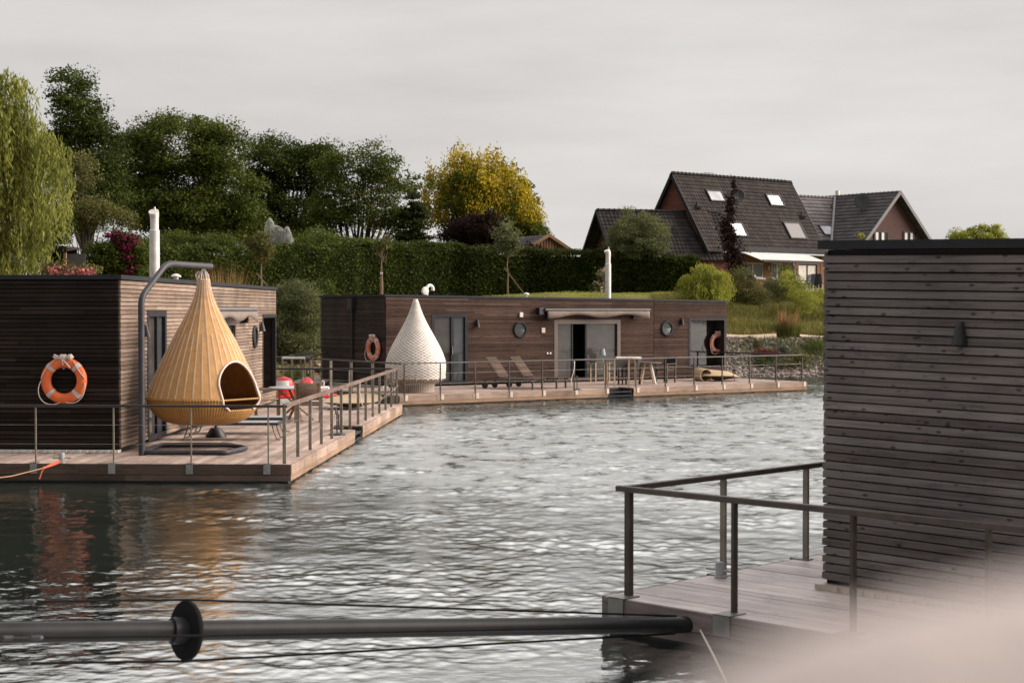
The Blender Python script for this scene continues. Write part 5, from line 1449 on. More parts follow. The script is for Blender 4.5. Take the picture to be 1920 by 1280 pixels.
tree('broadleaf_tree', 'dense dark tree low behind the hedge, under the loose trees', 'tree', base_at(480, 112),
    [pxblob(450, 440, 50, 34, 112), pxblob(520, 448, 50, 24, 112), pxblob(590, 440, 44, 26, 112)], 6000, .28, M['leaf_dark'], clump=.9, r0=.15, seed=15)
tree('round_tree', 'round grey green garden tree with pointed tip, in front of the low tiled roof', 'tree', base_at(1200, 93),
    [pxblob(1180, 440, 34, 34, 93), pxblob(1222, 445, 32, 36, 93), pxblob(1200, 462, 52, 30, 93), pxblob(1176, 398, 9, 22, 93), pxblob(1212, 412, 18, 18, 93), pxblob(1162, 462, 22, 26, 93)], 13500, .15, M['leaf_grey'], clump=.5, r0=.12, seed=16, shell=.5, up=.6)
tree('broadleaf_tree', 'lone lime green treetop above the roof of the near houseboat', 'tree', base_at(1838, 118),
    [pxblob(1812, 443, 28, 20, 118), pxblob(1850, 440, 26, 20, 118), pxblob(1878, 450, 16, 16, 118), pxblob(1835, 470, 44, 22, 118)], 5200, .27, M['leaf_lime'], clump=.6, r0=.2, seed=17, shell=.5)
# three young standards tied to stakes in front of the hedge
def sapling(label, px, cy, rx, ry, Y, mat, seed, stake, n=1500):
    b = base_at(px, Y)
    root = tree('sapling', label, 'tree', b, [pxblob(px, cy, rx, ry, Y), pxblob(px + 3, cy + ry*.35, rx*.85, ry*.6, Y)], n, .15, mat, clump=.42, r0=.035, limbs=14, group='young staked trees before the hedge', seed=seed, shell=.3, per=30, bark=M['bark_pale'], fork=.72)
    p0, p1 = dep(*stake[0], Y - .3), dep(*stake[1], Y - .2)
    MB().bar(Vector(p0) - Vector(b), Vector(p1) - Vector(b), .09 if len(stake) > 2 else .07, .09 if len(stake) > 2 else .07).build('stake', M['bark_pale'], root)
    if len(stake) > 2:
        q_ = dep(*stake[2], Y - .3); MB().cbox(Vector(q_) - Vector(b), (.12, .12, .10)).build('tree_tie', M['white'], root)
    return root
sapling('young light green tree beside the white netting, its short stake leaning', 490, 458, 26, 34, 75, M['leaf_olive'], 41, ((481, 512), (502, 536)))
sapling('thin young tree with a thick upright stake and white tie', 716, 452, 14, 26, 79, M['leaf_olive'], 42, ((715, 502), (714, 556), (715, 512)), 360)
sapling('young grey green tree with a long slanting stake, in front of the purple shrub', 952, 448, 25, 38, 90, M['leaf_grey'], 43, ((945, 501), (984, 552)), 2400)

# plants this side of the hedge
tree('olive_bush', 'big grey green bush on the shore in the gap between the two houseboats', 'bush', base_at(556, 59.5),
    [pxblob(550, 560, 38, 34, 59.5), pxblob(580, 590, 32, 40, 59.5), pxblob(530, 600, 30, 44, 59.5), pxblob(560, 640, 48, 40, 59.5), pxblob(520, 660, 26, 30, 59.5)], 17000, .15, M['leaf_grey'], clump=.5, r0=.08, seed=18, shell=.55, up=.6, aspect=.28)
tree('green_shrub', 'dark bush behind the rear corner of the left houseboat', 'bush', base_at(565, 63),
    [pxblob(600, 560, 30, 30, 63), pxblob(585, 640, 40, 60, 63), pxblob(530, 560, 30, 30, 63)], 8000, .16, M['leaf_hedge'], clump=.5, r0=.06, seed=19)
willow('weeping_shrub', 'small lime green weeping willow behind the end of the brown houseboat', base_at(1320, 79),
    [pxblob(1322, 508, 22, 14, 79), pxblob(1345, 520, 22, 14, 79), pxblob(1298, 528, 22, 14, 79), pxblob(1325, 545, 42, 16, 79)], 560, M['leaf_lime'], 1.25, 22, leaf=.15, per=24, r0=.06)
# purple columnar tree
rng = np.random.default_rng(9); cb = np.array(base_at(1376, 88)); root = empty('purple_tree', cb, 0, 'narrow dark purple tree standing before the big tiled roof', 'tree')
path = [dep(x, y, 88) - cb for x, y in ((1376, 352), (1369, 385), (1372, 410), (1362, 425), (1370, 450), (1376, 480), (1380, 505))]
pts = []
for (c, rr, n) in zip(path, (.14, .28, .16, .38, .40, .55, .50), (150, 420, 120, 520, 620, 900, 700)): pts.append(c + rng.normal(size=(n, 3))*np.array([rr*.55, rr*.55, .34]))
V, F = leafquads(np.concatenate(pts), .16, .5, .4, rng=rng); raw('crown', V, F, M['leaf_purple'], root)
MB().tube([(0, 0, -.2)] + [tuple(p) for p in path[::-1]], [.06, .05, .045, .04, .035, .03, .02, .01], 6).build('trunk', M['bark'], root)
def bush(label, px, Y, blobs, n, mat, seed, size=.14, name='wild_bush', clump=.5, up=.9, aspect=.3, group='wild bushes on the bank', per=46):
    return tree(name, label, 'bush', base_at(px, Y), [pxblob(*b, Y) for b in blobs], n, size, mat, clump=clump, r0=.03, limbs=12, seed=seed, shell=.3, up=up, aspect=aspect, group=group, per=per, fork=.1)
bush('olive wild bush right against the small weeping willow', 1400, 80, [(1395, 540, 26, 40), (1420, 560, 26, 26), (1380, 570, 18, 22)], 5600, M['leaf_olive'], 51)
bush('grey green wild bush in front of the brick house window', 1455, 82, [(1450, 545, 24, 30), (1470, 540, 18, 30), (1455, 572, 32, 18)], 4600, M['leaf_grey'], 52)
bush('dense dark green wild bush before the blue garden chairs', 1482, 81, [(1478, 525, 14, 24), (1490, 545, 16, 20), (1485, 570, 18, 14)], 2600, M['leaf_mid'], 53)
bush('bright lime wild bush reaching down the dry slope', 1505, 77, [(1500, 550, 22, 40), (1518, 570, 20, 36), (1490, 600, 20, 26), (1475, 520, 10, 26)], 3200, M['leaf_lime'], 54, clump=.45)
bush('thin yellow green weeds at the edge of the near houseboat wall', 1540, 80, [(1535, 560, 20, 22), (1550, 575, 18, 18)], 1700, M['leaf_lime'], 55)
bush('dark low scrub in the grass beside the wild bushes', 1425, 79.5, [(1420, 585, 34, 9), (1390, 588, 20, 8)], 2200, M['leaf_mid'], 56)
bush('leafy green bush among the rocks at the edge of the near houseboat wall', 1535, 68.5, [(1530, 655, 26, 18), (1545, 675, 20, 24), (1515, 690, 16, 14)], 4200, M['leaf_bright'], 57, size=.12, group='plants among the rocks')
bush('red leaved low plant among the rocks above the far deck rail', 1436, 67.2, [(1430, 662, 18, 7), (1448, 664, 12, 6)], 1300, leafm('leaf_red', [(0.10, 0.03, 0.025), (0.17, 0.05, 0.04), (0.24, 0.09, 0.06)]), 58, size=.10, clump=.25, group='plants among the rocks')
bush('grey blue low plant among the rocks, right of the red one', 1468, 67.6, [(1467, 655, 11, 7)], 420, leafm('leaf_blue', [(0.05, 0.075, 0.055), (0.08, 0.11, 0.085), (0.12, 0.15, 0.115)]), 59, size=.10, clump=.25, group='plants among the rocks')
bush('dark green tuft under the red leaved plant', 1436, 66.6, [(1432, 680, 16, 10), (1448, 690, 12, 10)], 1200, M['leaf_dark'], 60, size=.12, clump=.3, group='plants among the rocks')
bush('yellow green weeds behind the last posts of the far deck', 1485, 66.4, [(1480, 685, 18, 14), (1500, 670, 12, 12)], 1200, M['leaf_olive'], 61, size=.12, clump=.35, group='plants among the rocks')
bush('small green tuft low among the rocks behind the tan island bed', 1388, 66.2, [(1387, 692, 5, 7)], 240, M['leaf_bright'], 62, size=.12, clump=.18, group='plants among the rocks')
bush('short green tuft near the gravel path, left of the tall grass', 1418, 68.6, [(1418, 645, 9, 7), (1395, 645, 5, 4)], 420, M['leaf_olive'], 63, size=.10, clump=.22, group='plants among the rocks')
def blades(root, name, mat, n, rad, h, rng, lean=.35, w0=.012, oz=0):
    a = rng.random(n)*2*math.pi; r = rad*np.sqrt(rng.random(n)); b = np.stack([r*np.cos(a), r*np.sin(a), np.full(n, oz)], 1)
    hh = h*rng.uniform(.55, 1.1, n); d = np.stack([np.cos(a)*lean*rng.random(n), np.sin(a)*lean*rng.random(n), np.ones(n)], 1)
    t = b + d*hh[:, None]; m_ = b + d*hh[:, None]*.55*np.array([.7, .7, 1.05]); sw = rng.random(n)*math.pi
    s_ = np.stack([np.cos(sw), np.sin(sw), np.zeros(n)], 1)*w0
    V = np.stack([b - s_, b + s_, m_ + s_*.7, t, m_ - s_*.7], 1).reshape(-1, 3); k = np.arange(n)*5
    F = np.concatenate([np.stack([k, k+1, k+2, k+4], 1), np.stack([k+4, k+2, k+3, k+3], 1)])
    me = MB(); F2 = [tuple(q_) if q_[2] != q_[3] else tuple(q_[:3]) for q_ in F.tolist()]
    return me.add(V.tolist(), F2).build(name, mat, root)
def grass_clump(label, px, Y, rad, h, seed, tops=True, base=None):
    rng = np.random.default_rng(seed); b = base or base_at(px, Y)
    o = empty('grass_clump', b, 0, label, 'ornamental grass', 'clumps of ornamental grass')
    blades(o, 'leaves', M['leaf_bright'], 420, rad, h*.55, rng, .6)
    if tops: blades(o, 'seed_heads', M['straw'], 260, rad*.8, h, rng, .3, .014)
    return o
grass_clump('tall grass clump with straw plumes beside the gravel path', 1478, 70.6, .5, 1.35, 70)
p = dep(408, 530, 46); grass_clump('straw coloured grass plumes above the roof behind the tan pod', 408, 58, .5, dep(408, 497, 58)[2] - base_at(408, 58)[2], 71)
p = dep(430, 520, 58); grass_clump('thinner straw plumes right beside the first clump above the roof', 432, 58.5, .4, dep(432, 502, 58.5)[2] - base_at(432, 58.5)[2], 72)
grass_clump('green grass tuft behind the red pedal boat', 556, 57.5, .5, 1.0, 73, False)
# roses
def rose(label, px, Y, blobs, n, leaf, petal, npet, seed, name='climbing_rose'):
    rng = np.random.default_rng(seed); b = np.array(base_at(px, Y)); o = empty(name, b, 0, label, 'rose')
    rel = [tuple(np.array(pxblob(*q_, Y))[:3] - b) + tuple(pxblob(*q_, Y)[3:]) for q_ in blobs]
    P, C = clump_points(rel, n, .4, rng, .4, 30); V, F = leafquads(P, .13, .6, .2, rng=rng); raw('foliage', V, F, leaf, o)
    P, C = clump_points(rel, npet, .22, rng, .8, 9); P[:, 1] -= .15; V, F = leafquads(P, .13, .9, .2, rng=rng); raw('blossom', V, F, petal, o)
    MB().tube([(0, 0, -.2), (.05, 0, .8), tuple(rel[0][:3])], [.04, .03, .015], 6).build('stem', M['bark'], o)
    return o
rose('magenta climbing rose column left of the steel chimney', 238, 66, [(240, 455, 18, 14), (240, 480, 15, 20), (245, 510, 12, 16), (228, 446, 14, 8), (212, 443, 8, 6)], 2600, M['leaf_dark'], M['petal_magenta'], 1500, 80)
rose('pink rose bed showing above the black roof edge on the left', 135, 60, [(100, 509, 16, 6), (115, 504, 10, 7), (155, 510, 16, 5), (172, 509, 10, 6), (135, 514, 40, 5)], 1400, M['leaf_olive'], M['petal_pink'], 900, 81, 'rose_bush')
rose('pale pink rambling rose behind the right-hand chimney', 1126, 88, [(1124, 540, 9, 12), (1130, 520, 7, 16), (1118, 548, 7, 8)], 1300, M['leaf_mid'], M['petal_white'], 620, 82)
tree('green_shrub', 'dark bush between the pink roses and the magenta rose', 'bush', base_at(200, 66),
    [pxblob(195, 480, 34, 26, 66), pxblob(185, 505, 30, 20, 66), pxblob(225, 500, 26, 22, 66), pxblob(262, 490, 22, 30, 66)], 7000, .17, M['leaf_mid'], clump=.5, r0=.05, seed=83)
tree('green_shrub', 'dark bush in the deep shade beneath the willow', 'bush', base_at(60, 72),
    [pxblob(20, 480, 60, 40, 72), pxblob(90, 440, 40, 40, 72)], 5000, .18, M['leaf_dark'], clump=.6, r0=.05, seed=84)
# white netting thrown over a fruit bush
nb = np.array(base_at(518, 82)); no = empty('bird_netting', nb, 0, 'pale white netting draped over a bush behind the hedge', 'netting')
def netm():
    m, t, b = newmat('netting')
    b.inputs['Base Color'].default_value = (.62, .62, .58, 1); b.inputs['Roughness'].default_value = .8
    v = coords(t, (3, 3, .8)); wv = nn(t, 'ShaderNodeTexNoise'); wv.inputs['Scale'].default_value = 2.6; wv.inputs['Detail'].default_value = 8; wv.inputs['Roughness'].default_value = .7
    t.links.new(v, wv.inputs['Vector']); tr = nn(t, 'ShaderNodeBsdfTransparent'); ms = nn(t, 'ShaderNodeMixShader')
    mr = nn(t, 'ShaderNodeMapRange'); mr.inputs['From Min'].default_value = .3; mr.inputs['From Max'].default_value = .7; mr.inputs['To Min'].default_value = .06; mr.inputs['To Max'].default_value = .50; t.links.new(wv.outputs['Fac'], mr.inputs['Value'])
    t.links.new(mr.outputs[0], ms.inputs[0]); t.links.new(tr.outputs[0], ms.inputs[1]); t.links.new(b.outputs[0], ms.inputs[2]); t.links.new(ms.outputs[0], t.nodes['Material Output'].inputs['Surface'])
    t.links.new(ramp(t, [(0, (.16, .17, .15)), (1, (.48, .48, .45))], wv.outputs['Fac']), b.inputs['Base Color'])
    return m
M['net'] = netm(); vs = []
nA, nZ = 36, 14; top_c = (dep(506, 409, 82) - nb, dep(538, 425, 82) - nb, dep(519, 424, 82) - nb)
for j in range(nZ+1):
    f_ = j/nZ
    for q_ in range(nA):
        a = 2*math.pi*q_/nA; rr = (.95 + .2*f_)*f_**.8*(1 + .10*math.sin(q_*1.9 + j*.4) + .07*math.sin(q_*4.3))
        x, y = .15 + rr*1.05*math.cos(a), rr*.7*math.sin(a)
        z = 1.6 + max(max((c_[2] - 1.6)*math.exp(-(abs(x - c_[0])/w_)**2 - (y/.75)**4) for c_, w_ in zip(top_c, (.55, .52, 1.1))), 1.15*math.exp(-(f_/.85)**4)) - 1.5*max(0, f_ - .6) + .05*math.sin(q_*3.1 + j)
        vs.append((x, y, z))
fs = [(j*nA+q_, j*nA+(q_+1) % nA, (j+1)*nA+(q_+1) % nA, (j+1)*nA+q_) for j in range(nZ) for q_ in range(nA)]
MB().add(vs, fs).build('net', M['net'], no, smooth=True)
P, C = clump_points([(0, 0, 1.9, .8, .6, .9)], 2200, .4, np.random.default_rng(3), .3, 30); V, F = leafquads(P, .14); raw('bush', V, F, M['leaf_mid'], no)

# rocks of the bank, one mass
rng = np.random.default_rng(77); nR = 15000
t_ = (1 + 5**.5)/2
ico = np.array([(-1, t_, 0), (1, t_, 0), (-1, -t_, 0), (1, -t_, 0), (0, -1, t_), (0, 1, t_), (0, -1, -t_), (0, 1, -t_), (t_, 0, -1), (t_, 0, 1), (-t_, 0, -1), (-t_, 0, 1)])/1.9
icf = np.array([(0, 11, 5), (0, 5, 1), (0, 1, 7), (0, 7, 10), (0, 10, 11), (1, 5, 9), (5, 11, 4), (11, 10, 2), (10, 7, 6), (7, 1, 8), (3, 9, 4), (3, 4, 2), (3, 2, 6), (3, 6, 8), (3, 8, 9), (4, 9, 5), (2, 4, 11), (6, 2, 10), (8, 6, 7), (9, 8, 1)])
rx = np.concatenate([rng.uniform(8.0, 16, 12000), rng.uniform(-14, 8, nR-12000)]); rd = rng.uniform(-.3, 4.4, nR)
ry = shore(rx) + rd/.86; rz_ = terj(rx, ry)
sz = rng.lognormal(-3.05, .36, nR); sz = np.where(rd < .9, sz*1.35, sz)
Vs = ico[None]*(1 + rng.normal(size=(nR, 12, 1))*.22)*sz[:, None, None]*np.stack([rng.uniform(.8, 1.5, nR), rng.uniform(.8, 1.3, nR), rng.uniform(.5, .9, nR)], 1)[:, None, :]
an = rng.random(nR)*6.28; ca, sa = np.cos(an)[:, None], np.sin(an)[:, None]
Vr = np.stack([Vs[:, :, 0]*ca - Vs[:, :, 1]*sa, Vs[:, :, 0]*sa + Vs[:, :, 1]*ca, Vs[:, :, 2]], 2)
Vr += np.stack([rx, ry, rz_ + sz*.25], 1)[:, None, :]
Fr = (icf[None] + (np.arange(nR)*12)[:, None, None]).reshape(-1, 3)
def rockm():
    m, t, b = newmat('rock'); isl = island(t)
    c = ramp(t, [(0, (.06, .05, .047)), (.35, (.11, .09, .082)), (.65, (.18, .142, .122)), (.88, (.27, .22, .185)), (1, (.44, .37, .32))], isl)
    n = noise(t, coords(t), 8, 5); c = mixc(t, c, ramp(t, [(.3, (.7, .7, .7)), (.7, (1.15, 1.12, 1.1))], n), .8, 'MULTIPLY')
    t.links.new(c, b.inputs['Base Color']); b.inputs['Roughness'].default_value = .9; bump(t, b, n, .5, .05); return m
M['rock'] = rockm()
tag(raw('bank_rocks', Vr.reshape(-1, 3), Fr, M['rock']), 'loose stones and cobbles covering the bank at the waterline', 'rocks', kind='stuff')
# grass: rough dry grass on the slope, short green on the lawn
def grassfield(name, label, n, xr, dr, h, mat, seed, w0=.014):
    rng = np.random.default_rng(seed); x = rng.uniform(*xr, n); y = shore(x) + rng.uniform(*dr, n)/.86
    keep = np.sin(x*1.3 + 2*np.sin(y*.9))*.5 + np.sin(y*1.7 + x*.6)*.5 + rng.normal(size=n)*.6 > -.5
    x, y = x[keep], y[keep]; n = len(x); z = terj(x, y)
    a = rng.random(n)*6.28; hh = h*rng.uniform(.4, 1.2, n)*(1 + .5*np.sin(x*.9 + y*.7)*np.sin(x*.37 - y*.5)); ln_ = rng.normal(size=(n, 2))*.35*hh[:, None]
    s_ = np.stack([np.cos(a), np.sin(a), np.zeros(n)], 1)*w0; b = np.stack([x, y, z - .02], 1); t = b + np.stack([ln_[:, 0], ln_[:, 1], hh], 1)
    V = np.stack([b - s_, b + s_, t], 1).reshape(-1, 3)
    return tag(raw(name, V, np.arange(3*n).reshape(-1, 3), mat), label, 'grass', kind='stuff')
M['dry_grass'] = leafm('dry_grass', [(0.101, 0.119, 0.027), (0.184, 0.178, 0.052), (0.322, 0.270, 0.104)], patch=.45)
grassfield('dry_grass', 'rough half dry grass on the slope above the path', 60000, (7, 18), (6.2, 15.5), .27, M['dry_grass'], 90, .02)
grassfield('lawn_grass', 'green grass along the top of the bank', 60000, (-14, 22), (14.5, 32), .10, M['leaf_lime'], 91, .02)
grassfield('reeds', 'green weeds growing between the stones', 3600, (9, 16), (.8, 4.2), .30, M['leaf_bright'], 92, .016)

# ------------------------------------------------------------------ houses beyond the hedge
def brickm(name, c1, c2, mortar, sc=1.0):
    m, t, b = newmat(name)
    cn = t.nodes.new('ShaderNodeTexCoord'); sx = nn(t, 'ShaderNodeSeparateXYZ'); t.links.new(cn.outputs['Object'], sx.inputs[0])
    ad = nn(t, 'ShaderNodeMath', operation='ADD'); t.links.new(sx.outputs[0], ad.inputs[0]); t.links.new(sx.outputs[1], ad.inputs[1])
    cb_ = nn(t, 'ShaderNodeCombineXYZ'); t.links.new(ad.outputs[0], cb_.inputs[0]); t.links.new(sx.outputs[2], cb_.inputs[1])
    br = nn(t, 'ShaderNodeTexBrick'); br.inputs['Scale'].default_value = 1.0*sc; br.inputs['Brick Width'].default_value = .25; br.inputs['Row Height'].default_value = .083
    br.inputs['Mortar Size'].default_value = .012; br.inputs['Color1'].default_value = (*c1, 1); br.inputs['Color2'].default_value = (*c2, 1); br.inputs['Mortar'].default_value = (*mortar, 1)
    t.links.new(cb_.outputs[0], br.inputs['Vector'])
    n = noise(t, cb_.outputs[0], 5, 4, .65); c = mixc(t, br.outputs['Color'], ramp(t, [(.3, (.55, .55, .55)), (.7, (1.4, 1.38, 1.3))], n), .9, 'MULTIPLY')
    t.links.new(c, b.inputs['Base Color']); b.inputs['Roughness'].default_value = .9; return m
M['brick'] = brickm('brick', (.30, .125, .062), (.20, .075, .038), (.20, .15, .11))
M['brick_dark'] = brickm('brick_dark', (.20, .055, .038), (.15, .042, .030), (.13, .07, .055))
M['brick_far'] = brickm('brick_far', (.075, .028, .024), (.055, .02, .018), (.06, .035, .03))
def tilem(name, cs):
    m, t, b = newmat(name); isl = island(t)
    c = ramp(t, [(0, cs[0]), (.5, cs[1]), (1, cs[2])], isl); n = noise(t, coords(t), 1.2, 5, .6)
    c = mixc(t, c, ramp(t, [(.3, (.75, .75, .75)), (.7, (1.2, 1.19, 1.17))], n), .8, 'MULTIPLY')
    t.links.new(c, b.inputs['Base Color']); b.inputs['Roughness'].default_value = .7; b.inputs['Specular IOR Level'].default_value = .08; return m
M['tile_brown'] = tilem('tile_brown', [(.030, .024, .023), (.040, .033, .031), (.052, .044, .042)])
M['tile_wing'] = tilem('tile_wing', [(.036, .032, .034), (.048, .043, .045), (.062, .056, .058)])
M['tile_grey'] = tilem('tile_grey', [(.115, .105, .115), (.14, .128, .138), (.165, .152, .162)])
M['boards'] = wood('boards', [(.24, .135, .075), (.29, .17, .1), (.33, .2, .12), (.37, .22, .135)], grain=(20, 20, 1), knot=0)
class RoofPlane:
    """tiled plane: origin at one ridge end, u along the ridge, s down the slope"""
    def __init__(s, o, u, dn): s.o, s.u, s.s = np.array(o, float), np.array(u, float), np.array(dn, float); s.n = np.cross(s.u, s.s); s.n *= np.sign(s.n[2])
    def at(s, a, b, h=0): return s.o + s.u*a + s.s*b + s.n*h
    def hit(s, px, py): p = hitp(px, py, s.o, s.n) - s.o; return p @ s.u, p @ s.s
def tiles(plane, base, name, mat, parent, a0, a1, b1, tw=.26, th=.30, lift=.036, wave=.024, flat=False, cut=None, b0=0.0):
    """courses of curved tiles; cut(a, b) -> False leaves the tile out"""
    V, F = [], []; nr_ = max(1, round((b1-b0)/th)); th = (b1-b0)/nr_; ncol = max(1, round((a1-a0)/tw)); tw = (a1-a0)/ncol
    prof = [(0, 0), (.2, .75), (.38, 1), (.56, .75), (.72, .1), (1.0, 0)] if not flat else [(0, .25), (.06, 0), (.94, 0), (1, .25)]
    m_ = len(prof)
    for r in range(nr_):
        for c in range(ncol):
            am, bm2 = a0 + (c+.5)*tw, b0 + (r+.5)*th
            if cut and not cut(am, bm2): continue
            b = len(V)
            for (bb, hh) in ((b0 + r*th - .02, .0), (b0 + (r+1)*th, lift), (b0 + (r+1)*th, lift*.1 - .01)):
                for (f, z) in prof: V.append(plane.at(a0 + (c+f)*tw, bb, hh + wave*z) - base)
            for j in range(2):
                for k in range(m_-1): F.append((b + j*m_+k, b + j*m_+k+1, b + (j+1)*m_+k+1, b + (j+1)*m_+k))
    return raw(name, np.array(V), np.array(F), mat, parent)
def skylight(plane, base, parent, corners, mat, fr=None):
    """corners: photo points of a tilted window, laid on the roof plane"""
    ab = [plane.hit(*c) for c in corners]; a0, a1 = min(x[0] for x in ab), max(x[0] for x in ab); b0, b1 = min(x[1] for x in ab), max(x[1] for x in ab)
    a0 = np.mean(sorted(x[0] for x in ab)[:2]); a1 = np.mean(sorted(x[0] for x in ab)[2:]); b0 = np.mean(sorted(x[1] for x in ab)[:2]); b1 = np.mean(sorted(x[1] for x in ab)[2:])
    f = .09; mb = MB(); u, s, n = [Vector(x) for x in (plane.u, plane.s, plane.n)]
    for (x0, x1, y0, y1) in ((a0-f, a1+f, b0-f, b0), (a0-f, a1+f, b1, b1+f), (a0-f, a0, b0, b1), (a1, a1+f, b0, b1)):
        mb.obox(Vector(plane.at(x0, y0, .0) - base), u*(x1-x0), s*(y1-y0), n*.13)
    w_ = mb.build('roof_window', fr or M['window_frame'], parent)
    mb = MB(); mb.obox(Vector(plane.at(a0, b0, .02) - base), u*(a1-a0), s*(b1-b0), n*.075); mb.build('pane', mat, w_)
    return w_
def dishant(parent, p, n_, r=.42):
    n_ = Vector(n_).normalized(); u, v = frame(n_); mb = MB(); vs = []; k_ = 24
    for (rr, d) in ((.001, 0), (r*.5, .03), (r, .12), (r*1.02, .115), (r*.5, .015), (.001, -.02)):
        for k in range(k_):
            a = 2*math.pi*k/k_; vs.append(Vector(p) + n_*d + (u*math.cos(a) + v*math.sin(a)*1.08)*rr)
    mb.add(vs, [(i*k_+k, i*k_+(k+1) % k_, (i+1)*k_+(k+1) % k_, (i+1)*k_+k) for i in range(5) for k in range(k_)])
    d_ = mb.build('satellite_dish', M['grey_dark'], parent, smooth=True)
    mb = MB(); mb.tube([Vector(p) + Vector((0, .25, -.9)), Vector(p) + Vector((0, .12, -.15)), Vector(p) - n_*.03], .03, 8); mb.tube([Vector(p) + Vector((0, 0, -r)), Vector(p) + n_*.45 + Vector((0, 0, -.1))], .014, 6); mb.cbox(Vector(p) + n_*.46 + Vector((0, 0, -.06)), (.08, .1, .08))
    mb.build('dish_arm', M['grey_dark'], d_)
M['grey_dark'] = plain('grey_dark', (.035, .04, .045), .5)

# --- the big brick house with the steep brown roof and its lower wing
hu = np.array([.762, .648, 0]); hs2 = np.array([.648, -.762, 0])                 # along the ridge; towards us
RL = dep(1262, 325, 104.0); RLr = dep(1478, 342.5, 104.0*257/240.5); hu = (RLr - RL)*np.array([1, 1, 0]); LEN = np.linalg.norm(hu); hu /= LEN; hs2 = np.array([hu[1], -hu[0], 0])
EZ = dep(1400, 469, 103)[2]; RUN = 3.25; RISE = RL[2] - EZ
sl = hs2*RUN - np.array([0, 0, RISE]); SL = np.linalg.norm(sl); sl /= SL
hb_ = np.array([RL[0], RL[1], gz(RL[0], RL[1]) - .1])
bh = empty('brick_house', hb_, 0, 'large red brick house with a steep brown tiled roof and a lower tiled wing', 'house')
front = RoofPlane(RL, hu, sl)
bsl = -hs2*RUN - np.array([0, 0, RISE]); bsl /= np.linalg.norm(bsl); back = RoofPlane(RL, hu, bsl)
rf = tiles(front, hb_, 'roof', M['tile_brown'], bh, -.15, LEN + .25, SL + .2)
tiles(back, hb_, 'rear_roof', M['tile_brown'], bh, -.15, LEN + .25, SL + .2, tw=.6, th=.6)
mb = MB()
mb.tube([Vector(front.at(-.15, 0, .04) - hb_) , Vector(front.at(LEN + .25, 0, .04) - hb_)], .10, 10)
for k in range(int(LEN/.36)): mb.tube([Vector(front.at(k*.36, 0, .05) - hb_), Vector(front.at(k*.36 + .05, 0, .05) - hb_)], .125, 10)
mb.build('ridge_tiles', M['tile_brown'], bh, smooth=True)
for pl_ in (front, back):
    for a in (-.2, LEN + .25): MB().obox(Vector(pl_.at(a, -.02, -.18) - hb_), Vector(hu)*.06, Vector(pl_.s)*(SL + .2), Vector(pl_.n)*.22).build('verge_board', M['trim'], bh)
def wallbox(o, along, out_, L_, z0, z1):
    pass
gA = RL + hs2*(RUN-.25); gB = RL - hs2*(RUN-.25); zg = hb_[2] - .3
def wallpoly(name, mat, pts, parent, base, th):  # pts world; th thickness vector
    return MB().poly([Vector(np.array(p) - base) for p in pts], th).build(name, mat, parent)
ez = EZ + .25*RISE/RUN
for e_, nm in ((0.12, 'left'), (LEN - .1, 'right')):
    o_ = hu*e_
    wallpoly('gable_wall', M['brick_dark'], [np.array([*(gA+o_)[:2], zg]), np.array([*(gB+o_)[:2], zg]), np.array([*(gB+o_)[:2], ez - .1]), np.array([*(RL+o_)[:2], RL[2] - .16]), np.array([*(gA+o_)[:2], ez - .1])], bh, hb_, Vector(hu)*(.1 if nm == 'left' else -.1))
# front wall with openings, built of pieces between the windows
Pw = gA.copy(); nW = hs2
def onfront(px, py): p = hitp(px, py, Pw, nW); return (p - gA) @ hu, p[2]
wins = [((1392, 492), (1432, 521), 'dark'), ((1447, 493), (1469, 522), 'dark'), ((1497, 495), (1532, 528), 'blind')]
op = []
for (c0, c1, kd) in wins:
    a0, zt = onfront(*c0); a1, zb = onfront(*c1); op.append((a0, a1, zb, zt, kd))
mb = MB(); zs = sorted({zg, ez} | {z for o_ in op for z in o_[2:4]})
for c, d in zip(zs[:-1], zs[1:]):
    for a, b in subtract([(.23, LEN + 3.0)], [(o_[0], o_[1]) for o_ in op if o_[2] < (c+d)/2 < o_[3]]):
        p0 = gA + hu*a; mb.obox(Vector((p0[0], p0[1], c)) - Vector(hb_), Vector(hu)*(b-a), Vector(-nW)*.25, (0, 0, d-c))
mb.build('front_wall', M['brick'], bh)
M['shutter'] = plain('shutter', (.095, .09, .092), .5)
M['verge_grey'] = plain('verge_grey', (.11, .11, .115), .6)
M['blind'] = plain('blind', (.80, .76, .70), .8)
for (a0, a1, zb, zt, kd) in op:
    mb = MB(); f = .07; p0 = lambda a, z, d=.06: Vector(gA + hu*a - nW*d) * 1 + Vector((0, 0, 0))
    def fb(x0, x1, z0, z1, dpt=.10, t=.06): 
        q_ = gA + hu*x0 - nW*dpt; mb.obox(Vector((q_[0], q_[1], z0)) - Vector(hb_), Vector(hu)*(x1-x0), Vector(nW)*t, (0, 0, z1-z0))
    fb(a0, a1, zt-f, zt); fb(a0, a1, zb, zb+f); fb(a0, a0+f, zb+f, zt-f); fb(a1-f, a1, zb+f, zt-f); am = (a0+a1)/2; fb(am-.05, am+.05, zb+f, zt-f)
    w_ = mb.build('window', M['white'] if kd == 'dark' else M['window_frame'], bh)
    mb = MB(); fb(a0+f, am-.05, zb+f, zt-f, .10, .03); fb(am+.05, a1-f, zb+f, zt-f, .10, .03); mb.build('pane', M['glass_grey'] if kd == 'dark' else M['blind'], w_)
    mb = MB(); fb(a0-.05, a1+.05, zb-.10, zb-.002, .0, .12); mb.build('sill', M['white'], w_)
mb = MB(); g0_ = front.at(1.0, SL + .2, 0) - hb_; g1_ = front.at(LEN + 3.0, SL + .2, 0) - hb_
